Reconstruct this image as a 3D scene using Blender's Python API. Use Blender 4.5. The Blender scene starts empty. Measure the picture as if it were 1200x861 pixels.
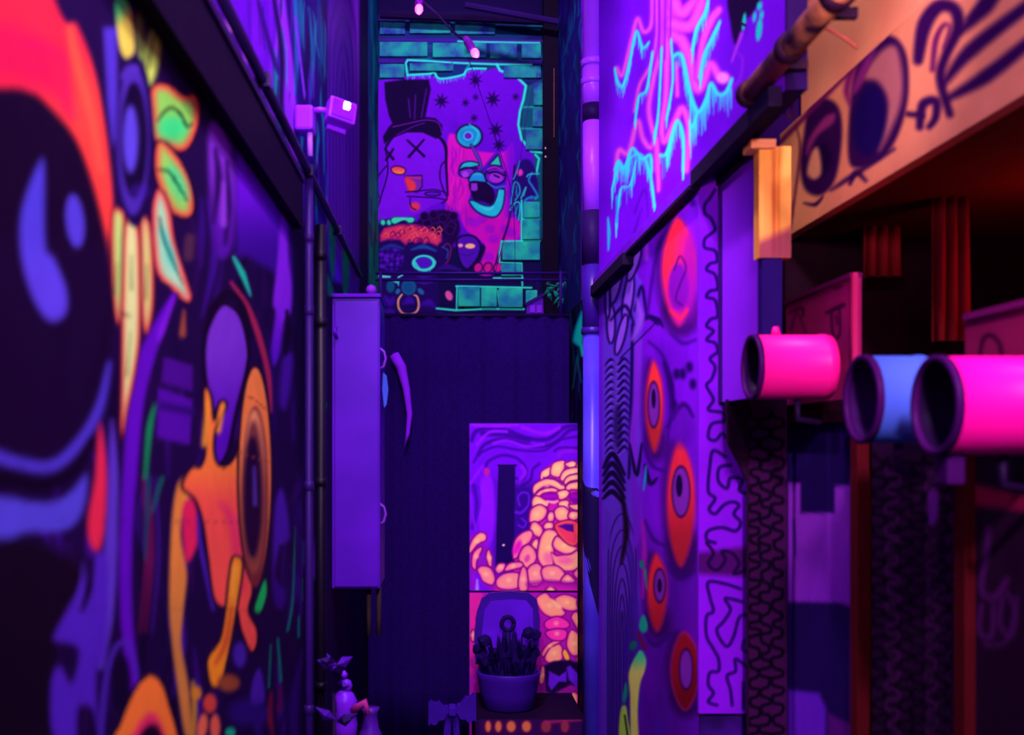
import bpy, bmesh, math, random
import numpy as np
from mathutils import Vector, Matrix

scene = bpy.context.scene
C = scene.collection
random.seed(7)
rng = np.random.default_rng(7)

# ------------------------------------------------------------------ camera
EYE = 1.75                      # eye height; camera looks straight along +Y down the alley
F = 1200.0                      # focal length in pixels of the 1200x861 frame
VX, VY = 519.0, 519.0           # vanishing point of the alley
cam_d = bpy.data.cameras.new('camera')
cam = bpy.data.objects.new('camera', cam_d); C.objects.link(cam)
cam.location = (0, 0, EYE); cam.rotation_euler = (math.pi / 2, 0, 0)
cam_d.sensor_width = 36; cam_d.lens = 36
cam_d.shift_x = (600 - VX) / 1200; cam_d.shift_y = (VY - 430.5) / 1200
cam_d.clip_start = 0.05
cam_d.dof.use_dof = True; cam_d.dof.focus_distance = 6.0; cam_d.dof.aperture_fstop = 2.9
scene.camera = cam

# ------------------------------------------------------------------ light
scene.view_settings.view_transform = 'Standard'
scene.view_settings.look = 'None'
scene.view_settings.gamma = 1.0
scene.view_settings.use_curve_mapping = False
scene.view_settings.exposure = 0.75

world = bpy.data.worlds.new('night_sky'); scene.world = world
world.use_nodes = True
bgn = world.node_tree.nodes['Background']
bgn.inputs[0].default_value = (0.46, 0.17, 0.70, 1)
bgn.inputs[1].default_value = 0.42

UV = (1.0, 0.60, 1.0)
def spot(name, loc, target, watts, size_deg, color=UV, radius=0.12, blend=0.8):
    d = bpy.data.lights.new(name, 'SPOT'); d.energy = watts; d.color = color
    d.spot_size = math.radians(size_deg); d.spot_blend = blend; d.shadow_soft_size = radius
    o = bpy.data.objects.new(name, d); C.objects.link(o); o.location = loc
    o.rotation_euler = (Vector(target) - Vector(loc)).to_track_quat('-Z', 'Y').to_euler()
    return o
def point(name, loc, watts, color, radius=0.05):
    d = bpy.data.lights.new(name, 'POINT'); d.energy = watts; d.color = color; d.shadow_soft_size = radius
    o = bpy.data.objects.new(name, d); C.objects.link(o); o.location = loc
    return o
# blacklight floods strung high over the alley, out of frame
spot('blacklight_flood', (0.30, -0.6, 3.3), (0.1, 4.0, 2.2), 330, 95)
spot('blacklight_flood', (0.55, 1.3, 4.2), (-0.44, 2.0, 1.9), 200, 80)
spot('blacklight_flood', (-0.25, 2.6, 4.6), (0.75, 4.0, 2.4), 260, 90)
spot('blacklight_flood', (0.05, 4.4, 5.4), (0.1, 7.0, 3.4), 235, 75)
spot('blacklight_flood', (0.05, 3.2, 5.0), (0.45, 5.7, 1.0), 330, 34)
# coloured lamps at the stall, plus an added amber fill
spot('pink_lamp', (0.70, 0.95, 2.42), (0.90, 2.2, 1.82), 24, 46, (1.0, 0.30, 0.62), 0.05)
spot('amber_light', (0.5, 1.3, 2.4), (1.0, 2.7, 2.68), 40, 42, (1.0, 0.56, 0.72), 0.05)
spot('amber_light', (0.62, 1.55, 3.25), (1.05, 2.3, 2.85), 22, 60, (1.0, 0.58, 0.55), 0.05)  # added light without a fixture, brightens the salmon wall strip
point('red_lamp', (1.45, 2.3, 2.15), 1.5, (1.0, 0.06, 0.06))

# ------------------------------------------------------------------ helpers
def lin(c):
    c = np.asarray(c, float) / 255.0
    return np.where(c <= 0.04045, c / 12.92, ((c + 0.055) / 1.055) ** 2.4)
TINT = np.array([0.98, 0.70, 1.0])
def albedo(c):
    return np.clip(lin(c) * 0.86 / TINT, 0.0006, 0.92)
def at(px, py, Y):
    return Vector(((px - VX) * Y / F, Y, EYE - (py - VY) * Y / F))
def on_x(px, X):                     # distance along the alley where a wall at X is met
    return X * F / (px - VX)

MATS = {}
def mat(name, c=(80, 80, 80), rough=0.6, spec=0.15, var=0.18, scale=9.0, bump=0.15, metal=0.0, c2=None, emit=None, strength=0):
    if name in MATS: return MATS[name]
    m = bpy.data.materials.new(name); m.use_nodes = True; nt = m.node_tree
    b = nt.nodes['Principled BSDF']
    b.inputs['Roughness'].default_value = rough
    b.inputs['Specular IOR Level'].default_value = spec * 0.25
    b.inputs['Metallic'].default_value = metal
    tc = nt.nodes.new('ShaderNodeTexCoord')
    nz = nt.nodes.new('ShaderNodeTexNoise'); nz.inputs['Scale'].default_value = scale; nz.inputs['Detail'].default_value = 5
    nt.links.new(tc.outputs['Object'], nz.inputs['Vector'])
    rp = nt.nodes.new('ShaderNodeValToRGB')
    a = albedo(c); b2 = albedo(c2) if c2 is not None else a * (1 - var)
    rp.color_ramp.elements[0].position = 0.35; rp.color_ramp.elements[1].position = 0.65
    rp.color_ramp.elements[0].color = (*b2, 1); rp.color_ramp.elements[1].color = (*a, 1)
    nt.links.new(nz.outputs['Fac'], rp.inputs['Fac']); nt.links.new(rp.outputs['Color'], b.inputs['Base Color'])
    if bump:
        bp = nt.nodes.new('ShaderNodeBump'); bp.inputs['Strength'].default_value = bump; bp.inputs['Distance'].default_value = 0.01
        nt.links.new(nz.outputs['Fac'], bp.inputs['Height']); nt.links.new(bp.outputs['Normal'], b.inputs['Normal'])
    if emit is not None:
        b.inputs['Emission Color'].default_value = (*lin(emit), 1); b.inputs['Emission Strength'].default_value = strength
    MATS[name] = m
    return m

def mural_mat(name='mural_paint', bump=0.12, rough=0.6, blocks=None):
    if name in MATS: return MATS[name]
    m = bpy.data.materials.new(name); m.use_nodes = True; nt = m.node_tree
    b = nt.nodes['Principled BSDF']; b.inputs['Roughness'].default_value = rough
    b.inputs['Specular IOR Level'].default_value = 0.015
    at_ = nt.nodes.new('ShaderNodeAttribute'); at_.attribute_name = 'paint'
    tc = nt.nodes.new('ShaderNodeTexCoord')
    nz = nt.nodes.new('ShaderNodeTexNoise'); nz.inputs['Scale'].default_value = 14; nz.inputs['Detail'].default_value = 6
    nt.links.new(tc.outputs['Object'], nz.inputs['Vector'])
    mr = nt.nodes.new('ShaderNodeMapRange'); mr.inputs['To Min'].default_value = 0.82; mr.inputs['To Max'].default_value = 1.12
    nt.links.new(nz.outputs['Fac'], mr.inputs['Value'])
    mx = nt.nodes.new('ShaderNodeVectorMath'); mx.operation = 'SCALE'
    nt.links.new(at_.outputs['Color'], mx.inputs[0]); nt.links.new(mr.outputs['Result'], mx.inputs['Scale'])
    nt.links.new(mx.outputs['Vector'], b.inputs['Base Color'])
    bp = nt.nodes.new('ShaderNodeBump'); bp.inputs['Strength'].default_value = bump; bp.inputs['Distance'].default_value = 0.008
    nt.links.new(nz.outputs['Fac'], bp.inputs['Height']); nt.links.new(bp.outputs['Normal'], b.inputs['Normal'])
    MATS[name] = m
    return m

def tag(o, label=None, cat=None, group=None, kind=None):
    if label: o['label'] = label
    if cat: o['category'] = cat
    if group: o['group'] = group
    if kind: o['kind'] = kind
    return o
def thing(name, label, cat, loc, group=None):
    o = bpy.data.objects.new(name, None); C.objects.link(o); o.location = loc
    o.empty_display_size = 0.05
    return tag(o, label, cat, group)
def parent_to(o, p):
    if p is not None:
        o.parent = p
        if p.parent is None: o.matrix_parent_inverse = Matrix.Translation(-p.location)
def link_mesh(name, me, m, parent=None, smooth=False):
    o = bpy.data.objects.new(name, me); C.objects.link(o)
    if m is not None: me.materials.append(m)
    if smooth:
        me.polygons.foreach_set('use_smooth', [True] * len(me.polygons))
    parent_to(o, parent)
    return o
def obj(name, bm, m, parent=None, smooth=False):
    me = bpy.data.meshes.new(name); bmesh.ops.recalc_face_normals(bm, faces=bm.faces); bm.to_mesh(me); bm.free()
    return link_mesh(name, me, m, parent, smooth)
def bm_box(bm, x0, x1, y0, y1, z0, z1, bev=0.0):
    r = bmesh.ops.create_cube(bm, size=1.0); vs = r['verts']
    for v in vs:
        v.co = Vector((x0 + (v.co.x + .5) * (x1 - x0), y0 + (v.co.y + .5) * (y1 - y0), z0 + (v.co.z + .5) * (z1 - z0)))
    if bev:
        es = list({e for v in vs for e in v.link_edges})
        bmesh.ops.bevel(bm, geom=es, offset=bev, segments=2, affect='EDGES', profile=0.6)
def box(name, x0, x1, y0, y1, z0, z1, m, parent=None, bev=0.0):
    bm = bmesh.new(); bm_box(bm, x0, x1, y0, y1, z0, z1, bev)
    return obj(name, bm, m, parent)
def bm_tube(bm, pts, r, seg=12, cap=True):
    pts = [Vector(p) for p in pts]; n = len(pts)
    rs = r if isinstance(r, (list, tuple)) else [r] * n
    rings = []; up = None
    for i, p in enumerate(pts):
        t = (pts[min(i + 1, n - 1)] - pts[max(i - 1, 0)]).normalized()
        if up is None:
            up = Vector((0, 0, 1)) if abs(t.z) < .9 else Vector((1, 0, 0))
        a = t.cross(up).normalized(); b = a.cross(t).normalized(); up = b
        rings.append([bm.verts.new(p + rs[i] * (math.cos(2 * math.pi * k / seg) * a + math.sin(2 * math.pi * k / seg) * b)) for k in range(seg)])
    for i in range(n - 1):
        for k in range(seg):
            bm.faces.new((rings[i][k], rings[i][(k + 1) % seg], rings[i + 1][(k + 1) % seg], rings[i + 1][k]))
    if cap:
        bm.faces.new(rings[0][::-1]); bm.faces.new(rings[-1])
def tube(name, pts, r, m, parent=None, seg=12, cap=True):
    bm = bmesh.new(); bm_tube(bm, pts, r, seg, cap)
    return obj(name, bm, m, parent, smooth=True)
def bm_lathe(bm, prof, base, seg=28, axis='Z', sx=1.0, sy=1.0, close=False):
    base = Vector(base); rings = []
    for r, h in prof:
        ring = []
        for k in range(seg):
            a = 2 * math.pi * k / seg
            u, v = r * math.cos(a) * sx, r * math.sin(a) * sy
            ring.append(bm.verts.new(base + (Vector((u, v, h)) if axis == 'Z' else Vector((h, u, v)) if axis == 'X' else Vector((u, h, v)))))
        rings.append(ring)
    for i in range(len(rings) - 1):
        for k in range(seg):
            bm.faces.new((rings[i][k], rings[i][(k + 1) % seg], rings[i + 1][(k + 1) % seg], rings[i + 1][k]))
    if close:
        for k in range(seg):
            bm.faces.new((rings[-1][k], rings[-1][(k + 1) % seg], rings[0][(k + 1) % seg], rings[0][k]))
    else:
        bm.faces.new(rings[0][::-1]); bm.faces.new(rings[-1])
def lathe(name, prof, base, m, parent=None, **kw):
    bm = bmesh.new(); bm_lathe(bm, prof, base, **kw)
    return obj(name, bm, m, parent, smooth=True)
def prism(name, pts, thick, m, parent=None, normal='Y', bev=0.0):
    """flat outline (3-D points in one plane) given a real thickness along an axis"""
    bm = bmesh.new()
    ax = {'X': Vector((1, 0, 0)), 'Y': Vector((0, 1, 0)), 'Z': Vector((0, 0, 1))}[normal]
    a = [bm.verts.new(Vector(p)) for p in pts]; b = [bm.verts.new(Vector(p) + ax * thick) for p in pts]
    bm.faces.new(a); bm.faces.new(b[::-1]); n = len(a)
    for i in range(n): bm.faces.new((a[i], b[i], b[(i + 1) % n], a[(i + 1) % n]))
    return obj(name, bm, m, parent)

# ------------------------------------------------------------------ mural painting
def T(x0, y0, s):
    return lambda pts: [(x0 + p[0] / s, y0 + p[1] / s) + tuple(p[2:]) for p in pts]
def spline(pts, closed=False, n=6):
    P = np.array([p[:2] for p in pts], float); m = len(P)
    if m < 3: return P
    out = []
    for i in range(m if closed else m - 1):
        if closed: p0, p1, p2, p3 = P[i - 1], P[i], P[(i + 1) % m], P[(i + 2) % m]
        else: p0, p1, p2, p3 = P[max(i - 1, 0)], P[i], P[i + 1], P[min(i + 2, m - 1)]
        for k in range(n):
            t = k / n
            out.append(0.5 * (2 * p1 + (p2 - p0) * t + (2 * p0 - 5 * p1 + 4 * p2 - p3) * t * t + (3 * p1 - p0 - 3 * p2 + p3) * t ** 3))
    if not closed: out.append(P[-1])
    return np.array(out)

class Wall:
    """A painted surface: a lattice of world points, painted in drawing coordinates (the mural's own sheet)."""
    def __init__(s, P, base):
        s.H, s.W = P.shape[:2]; s.P = P.reshape(-1, 3)
        s.x = VX + F * s.P[:, 0] / s.P[:, 1]; s.y = VY - F * (s.P[:, 2] - EYE) / s.P[:, 1]
        s.c = np.tile(np.array(base, float), (len(s.P), 1)); s.id = np.zeros(len(s.P), int); s.names = ['']; s.labels = ['']
        s.cur = None
    def motif(s, name, label=None):
        if name is None: s.cur = None; return
        s.names.append(name); s.labels.append(label); s.cur = len(s.names) - 1
    def _sel(s, x0, x1, y0, y1):
        return np.nonzero((s.x > x0) & (s.x < x1) & (s.y > y0) & (s.y < y1))[0]
    def _put(s, ix, a, col):
        a = a[:, None]; s.c[ix] = s.c[ix] * (1 - a) + np.asarray(col, float) * a
    def _mark(s, ix, inside):
        if s.cur is not None: s.id[ix[inside]] = s.cur
    def _apply(s, ix, sd, col, soft, rim, grad, out, alpha, shade):
        x, y = s.x[ix], s.y[ix]
        cc = np.tile(np.array(col, float), (len(ix), 1))
        if grad:
            c2, p0, p1 = grad; d = np.array(p1, float) - np.array(p0, float)
            t = np.clip(((x - p0[0]) * d[0] + (y - p0[1]) * d[1]) / (d @ d), 0, 1)[:, None]
            t = t * t * (3 - 2 * t); cc = cc * (1 - t) + np.array(c2, float) * t
        if rim:
            rc, rw = rim; t = np.clip(1 + sd / rw, 0, 1)[:, None]; t = t * t * (3 - 2 * t)
            cc = cc * (1 - t) + np.array(rc, float) * t
        a = np.clip(.5 - sd / (2 * soft), 0, 1) * alpha
        s._put(ix, a, cc); s._mark(ix, sd < 0)
        if out:
            oc, ow = out; s._put(ix, np.clip(.5 - (np.abs(sd) - ow / 2) / (2 * min(soft, 1.2)), 0, 1), oc)
    def fill(s, pts, col, soft=1.2, rim=None, grad=None, out=None, alpha=1.0, smooth=True, shade=None):
        Q = spline(pts, True) if smooth else np.array([p[:2] for p in pts], float)
        m = soft * 2 + 6
        ix = s._sel(Q[:, 0].min() - m, Q[:, 0].max() + m, Q[:, 1].min() - m, Q[:, 1].max() + m)
        if not len(ix): return
        x, y = s.x[ix], s.y[ix]; ins = np.zeros(len(ix), bool); d2 = np.full(len(ix), 1e9)
        for i in range(len(Q)):
            ax, ay = Q[i - 1]; bx, by = Q[i]
            dx, dy = bx - ax, by - ay; L = dx * dx + dy * dy + 1e-9
            t = np.clip(((x - ax) * dx + (y - ay) * dy) / L, 0, 1)
            d2 = np.minimum(d2, (x - ax - t * dx) ** 2 + (y - ay - t * dy) ** 2)
            if ay != by:
                cr = ((ay > y) != (by > y)) & (x < dx * (y - ay) / dy + ax); ins ^= cr
        sd = np.sqrt(d2); sd[ins] *= -1
        s._apply(ix, sd, col, soft, rim, grad, out, alpha, shade)
    def ell(s, cx, cy, rx, ry, col, soft=1.2, rot=0.0, rim=None, grad=None, out=None, alpha=1.0):
        R = max(rx, ry) + soft * 2 + 6
        ix = s._sel(cx - R, cx + R, cy - R, cy + R)
        if not len(ix): return
        a = math.radians(rot); dx, dy = s.x[ix] - cx, s.y[ix] - cy
        u = dx * math.cos(a) + dy * math.sin(a); v = -dx * math.sin(a) + dy * math.cos(a)
        r = np.sqrt((u / rx) ** 2 + (v / ry) ** 2) + 1e-6
        sd = r * (r - 1) / (np.sqrt((u / rx ** 2) ** 2 + (v / ry ** 2) ** 2) + 1e-6)
        sd = np.maximum(sd, -min(rx, ry))
        s._apply(ix, sd, col, soft, rim, grad, out, alpha, None)
    def line(s, pts, w, col, soft=0.9, smooth=True, alpha=1.0, closed=False, grad=None, rim=None):
        ws = w if isinstance(w, (list, tuple)) else [w] * len(pts)
        if smooth and len(pts) > 2:
            n = 6; Q = spline(pts, closed, n); k = np.linspace(0, len(pts) - (0 if closed else 1), len(Q))
            W_ = np.interp(k, range(len(ws)), ws)
            if closed: Q = np.vstack([Q, Q[:1]]); W_ = np.append(W_, W_[0])
        else: Q = np.array([p[:2] for p in pts], float); W_ = np.array(ws, float)
        m = W_.max() / 2 + soft * 2
        ix = s._sel(Q[:, 0].min() - m, Q[:, 0].max() + m, Q[:, 1].min() - m, Q[:, 1].max() + m)
        if not len(ix): return
        x, y = s.x[ix], s.y[ix]; sd = np.full(len(ix), 1e9)
        for i in range(len(Q) - 1):
            ax, ay = Q[i]; bx, by = Q[i + 1]; dx, dy = bx - ax, by - ay; L = dx * dx + dy * dy + 1e-9
            t = np.clip(((x - ax) * dx + (y - ay) * dy) / L, 0, 1)
            sd = np.minimum(sd, np.hypot(x - ax - t * dx, y - ay - t * dy) - (W_[i] * (1 - t) + W_[i + 1] * t) / 2)
        s._apply(ix, sd, col, soft, rim, grad, None, alpha, None)
    def drips(s, pts, w, col, dlen=(4, 16), every=2.6, dw=1.8):
        s.line(pts, w, col)
        Q = spline(pts); L = np.r_[0, np.cumsum(np.hypot(*np.diff(Q, axis=0).T))]
        for t in np.arange(0, L[-1], every):
            x = np.interp(t, L, Q[:, 0]); y = np.interp(t, L, Q[:, 1]); h = random.uniform(*dlen) * 1.25
            s.line([(x, y), (x, y + h)], [dw, dw * .5], col, 0.6, alpha=random.uniform(.45, .95))
    def build(s, name, parent, m, label=None):
        col = np.ones((len(s.P), 4), np.float32); col[:, :3] = albedo(np.clip(s.c, 0, 255))
        gi = np.arange(s.H * s.W).reshape(s.H, s.W)
        q = np.stack([gi[:-1, :-1], gi[:-1, 1:], gi[1:, 1:], gi[1:, :-1]], -1).reshape(-1, 4)
        fid = s.id[q[:, 0]]; res = None
        for k in range(len(s.names)):
            f = q[fid == k]
            if not len(f): continue
            used = np.unique(f); mp = np.full(len(s.P), -1); mp[used] = np.arange(len(used)); f = mp[f]
            me = bpy.data.meshes.new(s.names[k] or name)
            me.vertices.add(len(used)); me.vertices.foreach_set('co', s.P[used].astype(np.float32).ravel())
            me.loops.add(f.size); me.loops.foreach_set('vertex_index', f.astype(np.int32).ravel())
            me.polygons.add(len(f)); me.polygons.foreach_set('loop_start', (np.arange(len(f)) * 4).astype(np.int32))
            me.update(calc_edges=True)
            ca = me.color_attributes.new('paint', 'FLOAT_COLOR', 'POINT'); ca.data.foreach_set('color', col[used].ravel())
            o = link_mesh(s.names[k] or name, me, m, parent)
            lb = s.labels[k] if k else label
            if lb: o['label'] = lb
            if k == 0: res = o
        return res
def lattice_x(X, px0, px1, nx, z0, z1, nz):      # alley-parallel wall at X
    px = np.linspace(px0, px1, nx); Y = X * F / (px - VX); Z = np.linspace(z0, z1, nz)
    YY, ZZ = np.meshgrid(Y, Z)
    return np.stack([np.full_like(YY, X), YY, ZZ], -1)
def lattice_y(Y, x0, x1, nx, z0, z1, nz):        # wall across the alley at Y
    XX, ZZ = np.meshgrid(np.linspace(x0, x1, nx), np.linspace(z0, z1, nz))
    return np.stack([XX, np.full_like(XX, Y), ZZ], -1)
XL, XR, YB = -0.44, 0.755, 7.0
INK = (14, 3, 32)
# ------------------------------------------------------------------ setting
M_conc = mat('dark_concrete', (46, 34, 60), 0.85, bump=0.4, scale=5)
M_render = mat('violet_render', (70, 14, 150), 0.75, scale=6, c2=(34, 8, 80))
M_darkwood = mat('dark_timber', (26, 10, 46), 0.7, scale=14)
M_paint = mural_mat()
floor = tag(box('floor', -1.2, 3.0, -2.0, 7.6, -0.12, 0.0, M_conc), 'dark concrete alley floor', kind='structure')
wall_left = tag(box('wall_left', XL - 0.22, XL - 0.004, 0.35, 7.2, 0.0, 5.6, M_render), 'mural-covered left wall of the alley', kind='structure')
wall_back = tag(box('wall_back', XL - 0.2, 1.2, YB + 0.004, YB + 0.25, 0.0, 5.6, M_render), 'mural wall closing the far end of the alley', kind='structure')
wall_right = tag(box('wall_right', XR + 0.004, XR + 0.25, 3.03, YB, 0.0, 2.53, M_render), 'lower right alley wall painted with red eyes', kind='structure')
wall_upper = tag(box('wall_right_upper', XR + 0.004, XR + 0.05, 2.26, YB, 2.53, 5.6, mat('deep_violet_render', (30, 5, 66), .8)), 'upper right alley wall painted with dripping tentacles', kind='structure')

# ---- left wall mural
L = Wall(lattice_x(XL, -110, 446, 430, 0.0, 4.9, 860), (28, 7, 62))
t1 = T(0, 0, 2.968); t2 = T(0, 280, 2.968); t3 = T(0, 560, 2.86); t4 = T(220, 0, 2.968); t5 = T(220, 280, 2.968); t6 = T(220, 560, 2.86)
DK = (18, 4, 34)
# murky purple ground with airbrushed wisps
for i in range(120):
    x = random.uniform(60, 360); y = random.uniform(230, 900); h = random.uniform(40, 150)
    cc = random.choice([(56, 12, 130), (36, 10, 100), (70, 16, 165), (22, 4, 56), (14, 3, 34), (52, 8, 90), (60, 14, 150)])
    L.line([(x, y), (x + random.uniform(-14, 14), y + h * .5), (x + random.uniform(-8, 8), y + h)], [1, random.uniform(4, 13), 1], cc, 3, alpha=.7)
L.fill([(-130, 620), (60, 640), (110, 690), (70, 760), (60, 920), (-130, 920)], (20, 6, 30), 12)
# upper part above the ledge: bright purple with drips and boards
L.fill([(225, -10), (262, 20), (365, 245), (392, 330), (446, 345), (446, -900), (-130, -900), (-130, -420)], (96, 10, 205), 3, smooth=False)
L.fill([(330, -60), (388, -60), (388, 330), (372, 280), (340, 160)], (38, 8, 120), 6, smooth=False)
for i in range(60):
    x = random.uniform(255, 385); y = random.uniform(-40, 200)
    cc = random.choice([(150, 40, 245), (120, 20, 230), (30, 6, 90), (60, 10, 150), (20, 4, 60), (14, 90, 150), (10, 120, 150)] if x > 315 else [(130, 20, 235), (110, 10, 220), (70, 8, 170)])
    L.line([(x, y), (x + random.uniform(-5, 5), y + 40), (x + 3, y + random.uniform(60, 130))], [1, random.uniform(3, 8), 1], cc, 2, alpha=.75)
L.line([(328, -20), (336, 60), (342, 120), (334, 170), (330, 180)], [6, 12, 10, 6, 2], (165, 50, 250), 2)
L.line([(345, -20), (348, 60), (346, 110)], [4, 5, 2], (20, 150, 190), 1.5)
L.line([(362, 10), (366, 60), (364, 115)], [3, 4, 2], (20, 130, 170), 1.5)
L.line([(373, -20), (376, 45), (382, 90)], [2, 4, 1], (10, 100, 150), 1.5)
L.line([(322, 60), (324, 110), (327, 150)], [3, 6, 2], (10, 140, 150), 1.5)
for i in range(70):
    x = random.uniform(300, 385); y = random.uniform(-30, 230)
    L.line([(x, y), (x + random.uniform(-2.5, 2.5), y + 22), (x + random.uniform(-3, 3), y + random.uniform(36, 80))], [.6, random.uniform(1.4, 3.4), .6], random.choice([(170, 60, 250), (14, 130, 170), (16, 4, 50), (20, 5, 70), (12, 170, 180), (110, 20, 215), (30, 30, 130)]), .9, alpha=.85)
L.line([(330, 90), (338, 130), (345, 180), (350, 250)], [4, 9, 8, 3], (150, 40, 240), 2)
L.drips([(346, 20), (352, 70), (357, 112)], 2.4, (150, 60, 245), (2, 6), 3)
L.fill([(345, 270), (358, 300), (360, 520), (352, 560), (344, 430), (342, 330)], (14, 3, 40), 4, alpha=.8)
L.ell(269, 22, 4.5, 16, (215, 120, 250), 2, -8)
L.ell(287, 66, 3, 16, (170, 70, 245), 2)
L.line([(318, -20), (330, 60), (330, 130), (337, 200)], [3, 6, 5, 2], (24, 5, 70), 2)
L.line([(302, 0), (318, 60), (326, 85)], [3, 5, 3], (40, 6, 110), 2)
L.motif('painted_wood_grain', 'purple painted plank with wood grain arches')
L.fill([(385, -300), (421, -300), (421, 345), (404, 345), (385, 270)], (94, 22, 168), 1.5, smooth=False, grad=((80, 16, 150), (385, 0), (420, 260)))
L.motif(None)
for k in range(9):
    w = 2 + k * 1.9; pk = 96 - k * 15
    L.line([(402 - w, 300), (402 - w, pk + 70), (402 - w * .7, pk + 22), (402, pk), (402 + w * .7, pk + 22), (402 + w, pk + 70), (402 + w, 300)], 1.2, (56, 8, 112) if k % 2 else (118, 44, 188), .8, alpha=.7)
L.fill([(421, -300), (432, -300), (432, 350), (421, 350)], (22, 4, 56), 1.5, smooth=False)
L.fill([(432, -300), (446, -300), (446, 350), (432, 350)], (10, 64, 124), 1.2, smooth=False, grad=((18, 130, 110), (0, 60), (0, 260)))
for i in range(26):
    x = random.uniform(431, 445); y = random.uniform(-40, 280)
    L.line([(x, y), (x + random.uniform(-2, 2), y + random.uniform(25, 70))], [2.2, 1], random.choice([(6, 26, 66), (14, 110, 140), (18, 150, 140), (30, 14, 110)]), .8, alpha=.7)
L.fill([(386, 250), (392, 258), (393, 300), (390, 330), (386, 300)], (10, 140, 84), 1.2)
L.fill([(402, 290), (409, 305), (408, 340), (402, 342)], (10, 130, 84), 1.2)
L.fill([(384, 320), (392, 345), (384, 345)], (16, 120, 90), 1.2)
# purple haze under the ledge
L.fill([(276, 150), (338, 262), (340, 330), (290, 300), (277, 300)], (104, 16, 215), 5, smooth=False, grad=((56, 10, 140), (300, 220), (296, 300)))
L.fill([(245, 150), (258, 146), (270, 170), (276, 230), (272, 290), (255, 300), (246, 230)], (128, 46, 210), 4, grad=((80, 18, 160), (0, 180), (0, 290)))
L.line([(252, 175), (256, 210), (250, 260)], [4, 9, 3], (40, 8, 80), 3); L.line([(266, 190), (268, 240), (264, 285)], [3, 6, 3], (34, 6, 72), 3)
L.line([(262, 214), (262, 262)], [3, 8], (140, 60, 215), 3)
L.fill(t5([(325, -80), (345, -60), (350, 60), (362, 160), (358, 250), (335, 290), (320, 400), (300, 440), (290, 380), (305, 260), (296, 220), (310, 90)]), (132, 34, 225), 2.5, grad=((84, 18, 190), (0, 350), (0, 430)))
L.fill(t5([(330, 420), (365, 400), (360, 500), (340, 590), (318, 560)]), (66, 20, 150), 4)
L.line(t5([(345, 250), (350, 330), (340, 400)]), [3, 7, 3], DK, 2)
L.line(t5([(160, 65), (190, 120), (218, 195)]), [3, 7, 2], (30, 200, 165), 1.5)
L.ell(378, 472, 2.4, 7, (20, 190, 90), 1.2); L.line([(377, 460), (381, 474), (379, 484)], [1, 3, 1], (20, 190, 90), 1)
L.fill(t6([(310, 35), (330, 80), (342, 190), (325, 230), (320, 330), (330, 400), (310, 440), (285, 380), (290, 120)]), (72, 26, 165), 3, grad=((54, 14, 130), (0, 640), (0, 700)))
L.line(t6([(316, 230), (304, 320), (318, 360)]), [6, 10, 4], (32, 6, 70), 3)
L.fill(t6([(430, 190), (455, 150), (460, 250), (440, 330), (412, 320)]), (70, 26, 150), 3)
L.fill(t6([(235, 640), (250, 660), (258, 740), (235, 760), (210, 750), (215, 690)]), (72, 30, 170), 2.5)
L.line(t6([(430, 400), (440, 440), (450, 470)]), [4, 9, 3], (46, 14, 110), 3)
for p, w in [([(360, 165), (352, 400), (335, 510)], [1, 3, 3.4]), ([(400, 100), (402, 160)], [1, 2]), ([(392, 210), (390, 290)], [3, 2]), ([(372, 465), (372, 530)], [2, 3]), ([(302, 540), (312, 680)], [3, 3.6]), ([(278, 560), (272, 700)], [2, 2.5]), ([(385, 340), (385, 410)], [1.5, 1])]:
    L.line(t6(p), w, (16, 112, 110), 1)
L.line(t6([(280, 720), (275, 800), (285, 860)]), [3, 7, 3], (120, 20, 60), 2.5); L.line(t6([(312, 700), (305, 780)]), [2, 5], (100, 14, 60), 2)
L.line(t5([(415, 0), (420, 400), (410, 860)]), 7, (46, 14, 120), 2.5, alpha=.7)
L.line(t5([(470, 350), (468, 480)]), [2, 6], (52, 12, 100), 2.5)
L.line(t5([(640, 290), (630, 300)]), 4, (120, 60, 40), 2)
# long violet ribbons beside the big eye
L.line([(206, 342), (192, 370), (172, 418), (160, 470), (154, 530), (148, 620), (148, 720), (156, 790), (165, 860)], [4, 12, 19, 18, 17, 15, 14, 13, 10], (92, 12, 190), 2)
L.line([(204, 348), (190, 385), (186, 400)], [3, 8, 2], (120, 24, 215), 2)
L.line([(131, 492), (133, 560), (130, 640), (126, 720), (118, 780)], [3, 12, 15, 14, 8], (88, 52, 195), 2.5)
L.fill([(92, 690), (112, 650), (126, 660), (124, 760), (112, 790), (116, 861), (108, 830), (92, 830), (88, 870), (62, 861), (60, 800), (70, 780), (84, 800), (92, 760), (64, 750), (66, 738)], (78, 32, 190), 3)
L.line([(118, 870), (122, 810), (132, 765), (146, 752), (156, 768), (162, 800)], [5, 6, 6, 5, 4, 3], (74, 36, 180), 2)
L.ell(142, 800, 11, 34, (20, 5, 46), 3)
L.line([(108, 655), (104, 690), (96, 715)], [5, 8, 3], DK, 2.5); L.line([(98, 660), (94, 690), (90, 712)], [2, 4, 2], (80, 40, 190), 2)
for a in (168, 174, 182):
    L.line([(a, 560), (a + 4, 650), (a - 4, 740)], [3, 5, 2], [(110, 16, 80), (40, 20, 120), (56, 20, 130)][a % 3], 2)
L.line([(174, 560), (172, 610), (170, 655)], [5, 4, 2], (14, 70, 110), 2)
L.line([(190, 560), (178, 600)], [4, 2], (10, 110, 100), 2)
L.line(t2([(538, 580), (520, 660), (505, 830)]), [3, 7, 4], (16, 140, 84), 1.6)
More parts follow.
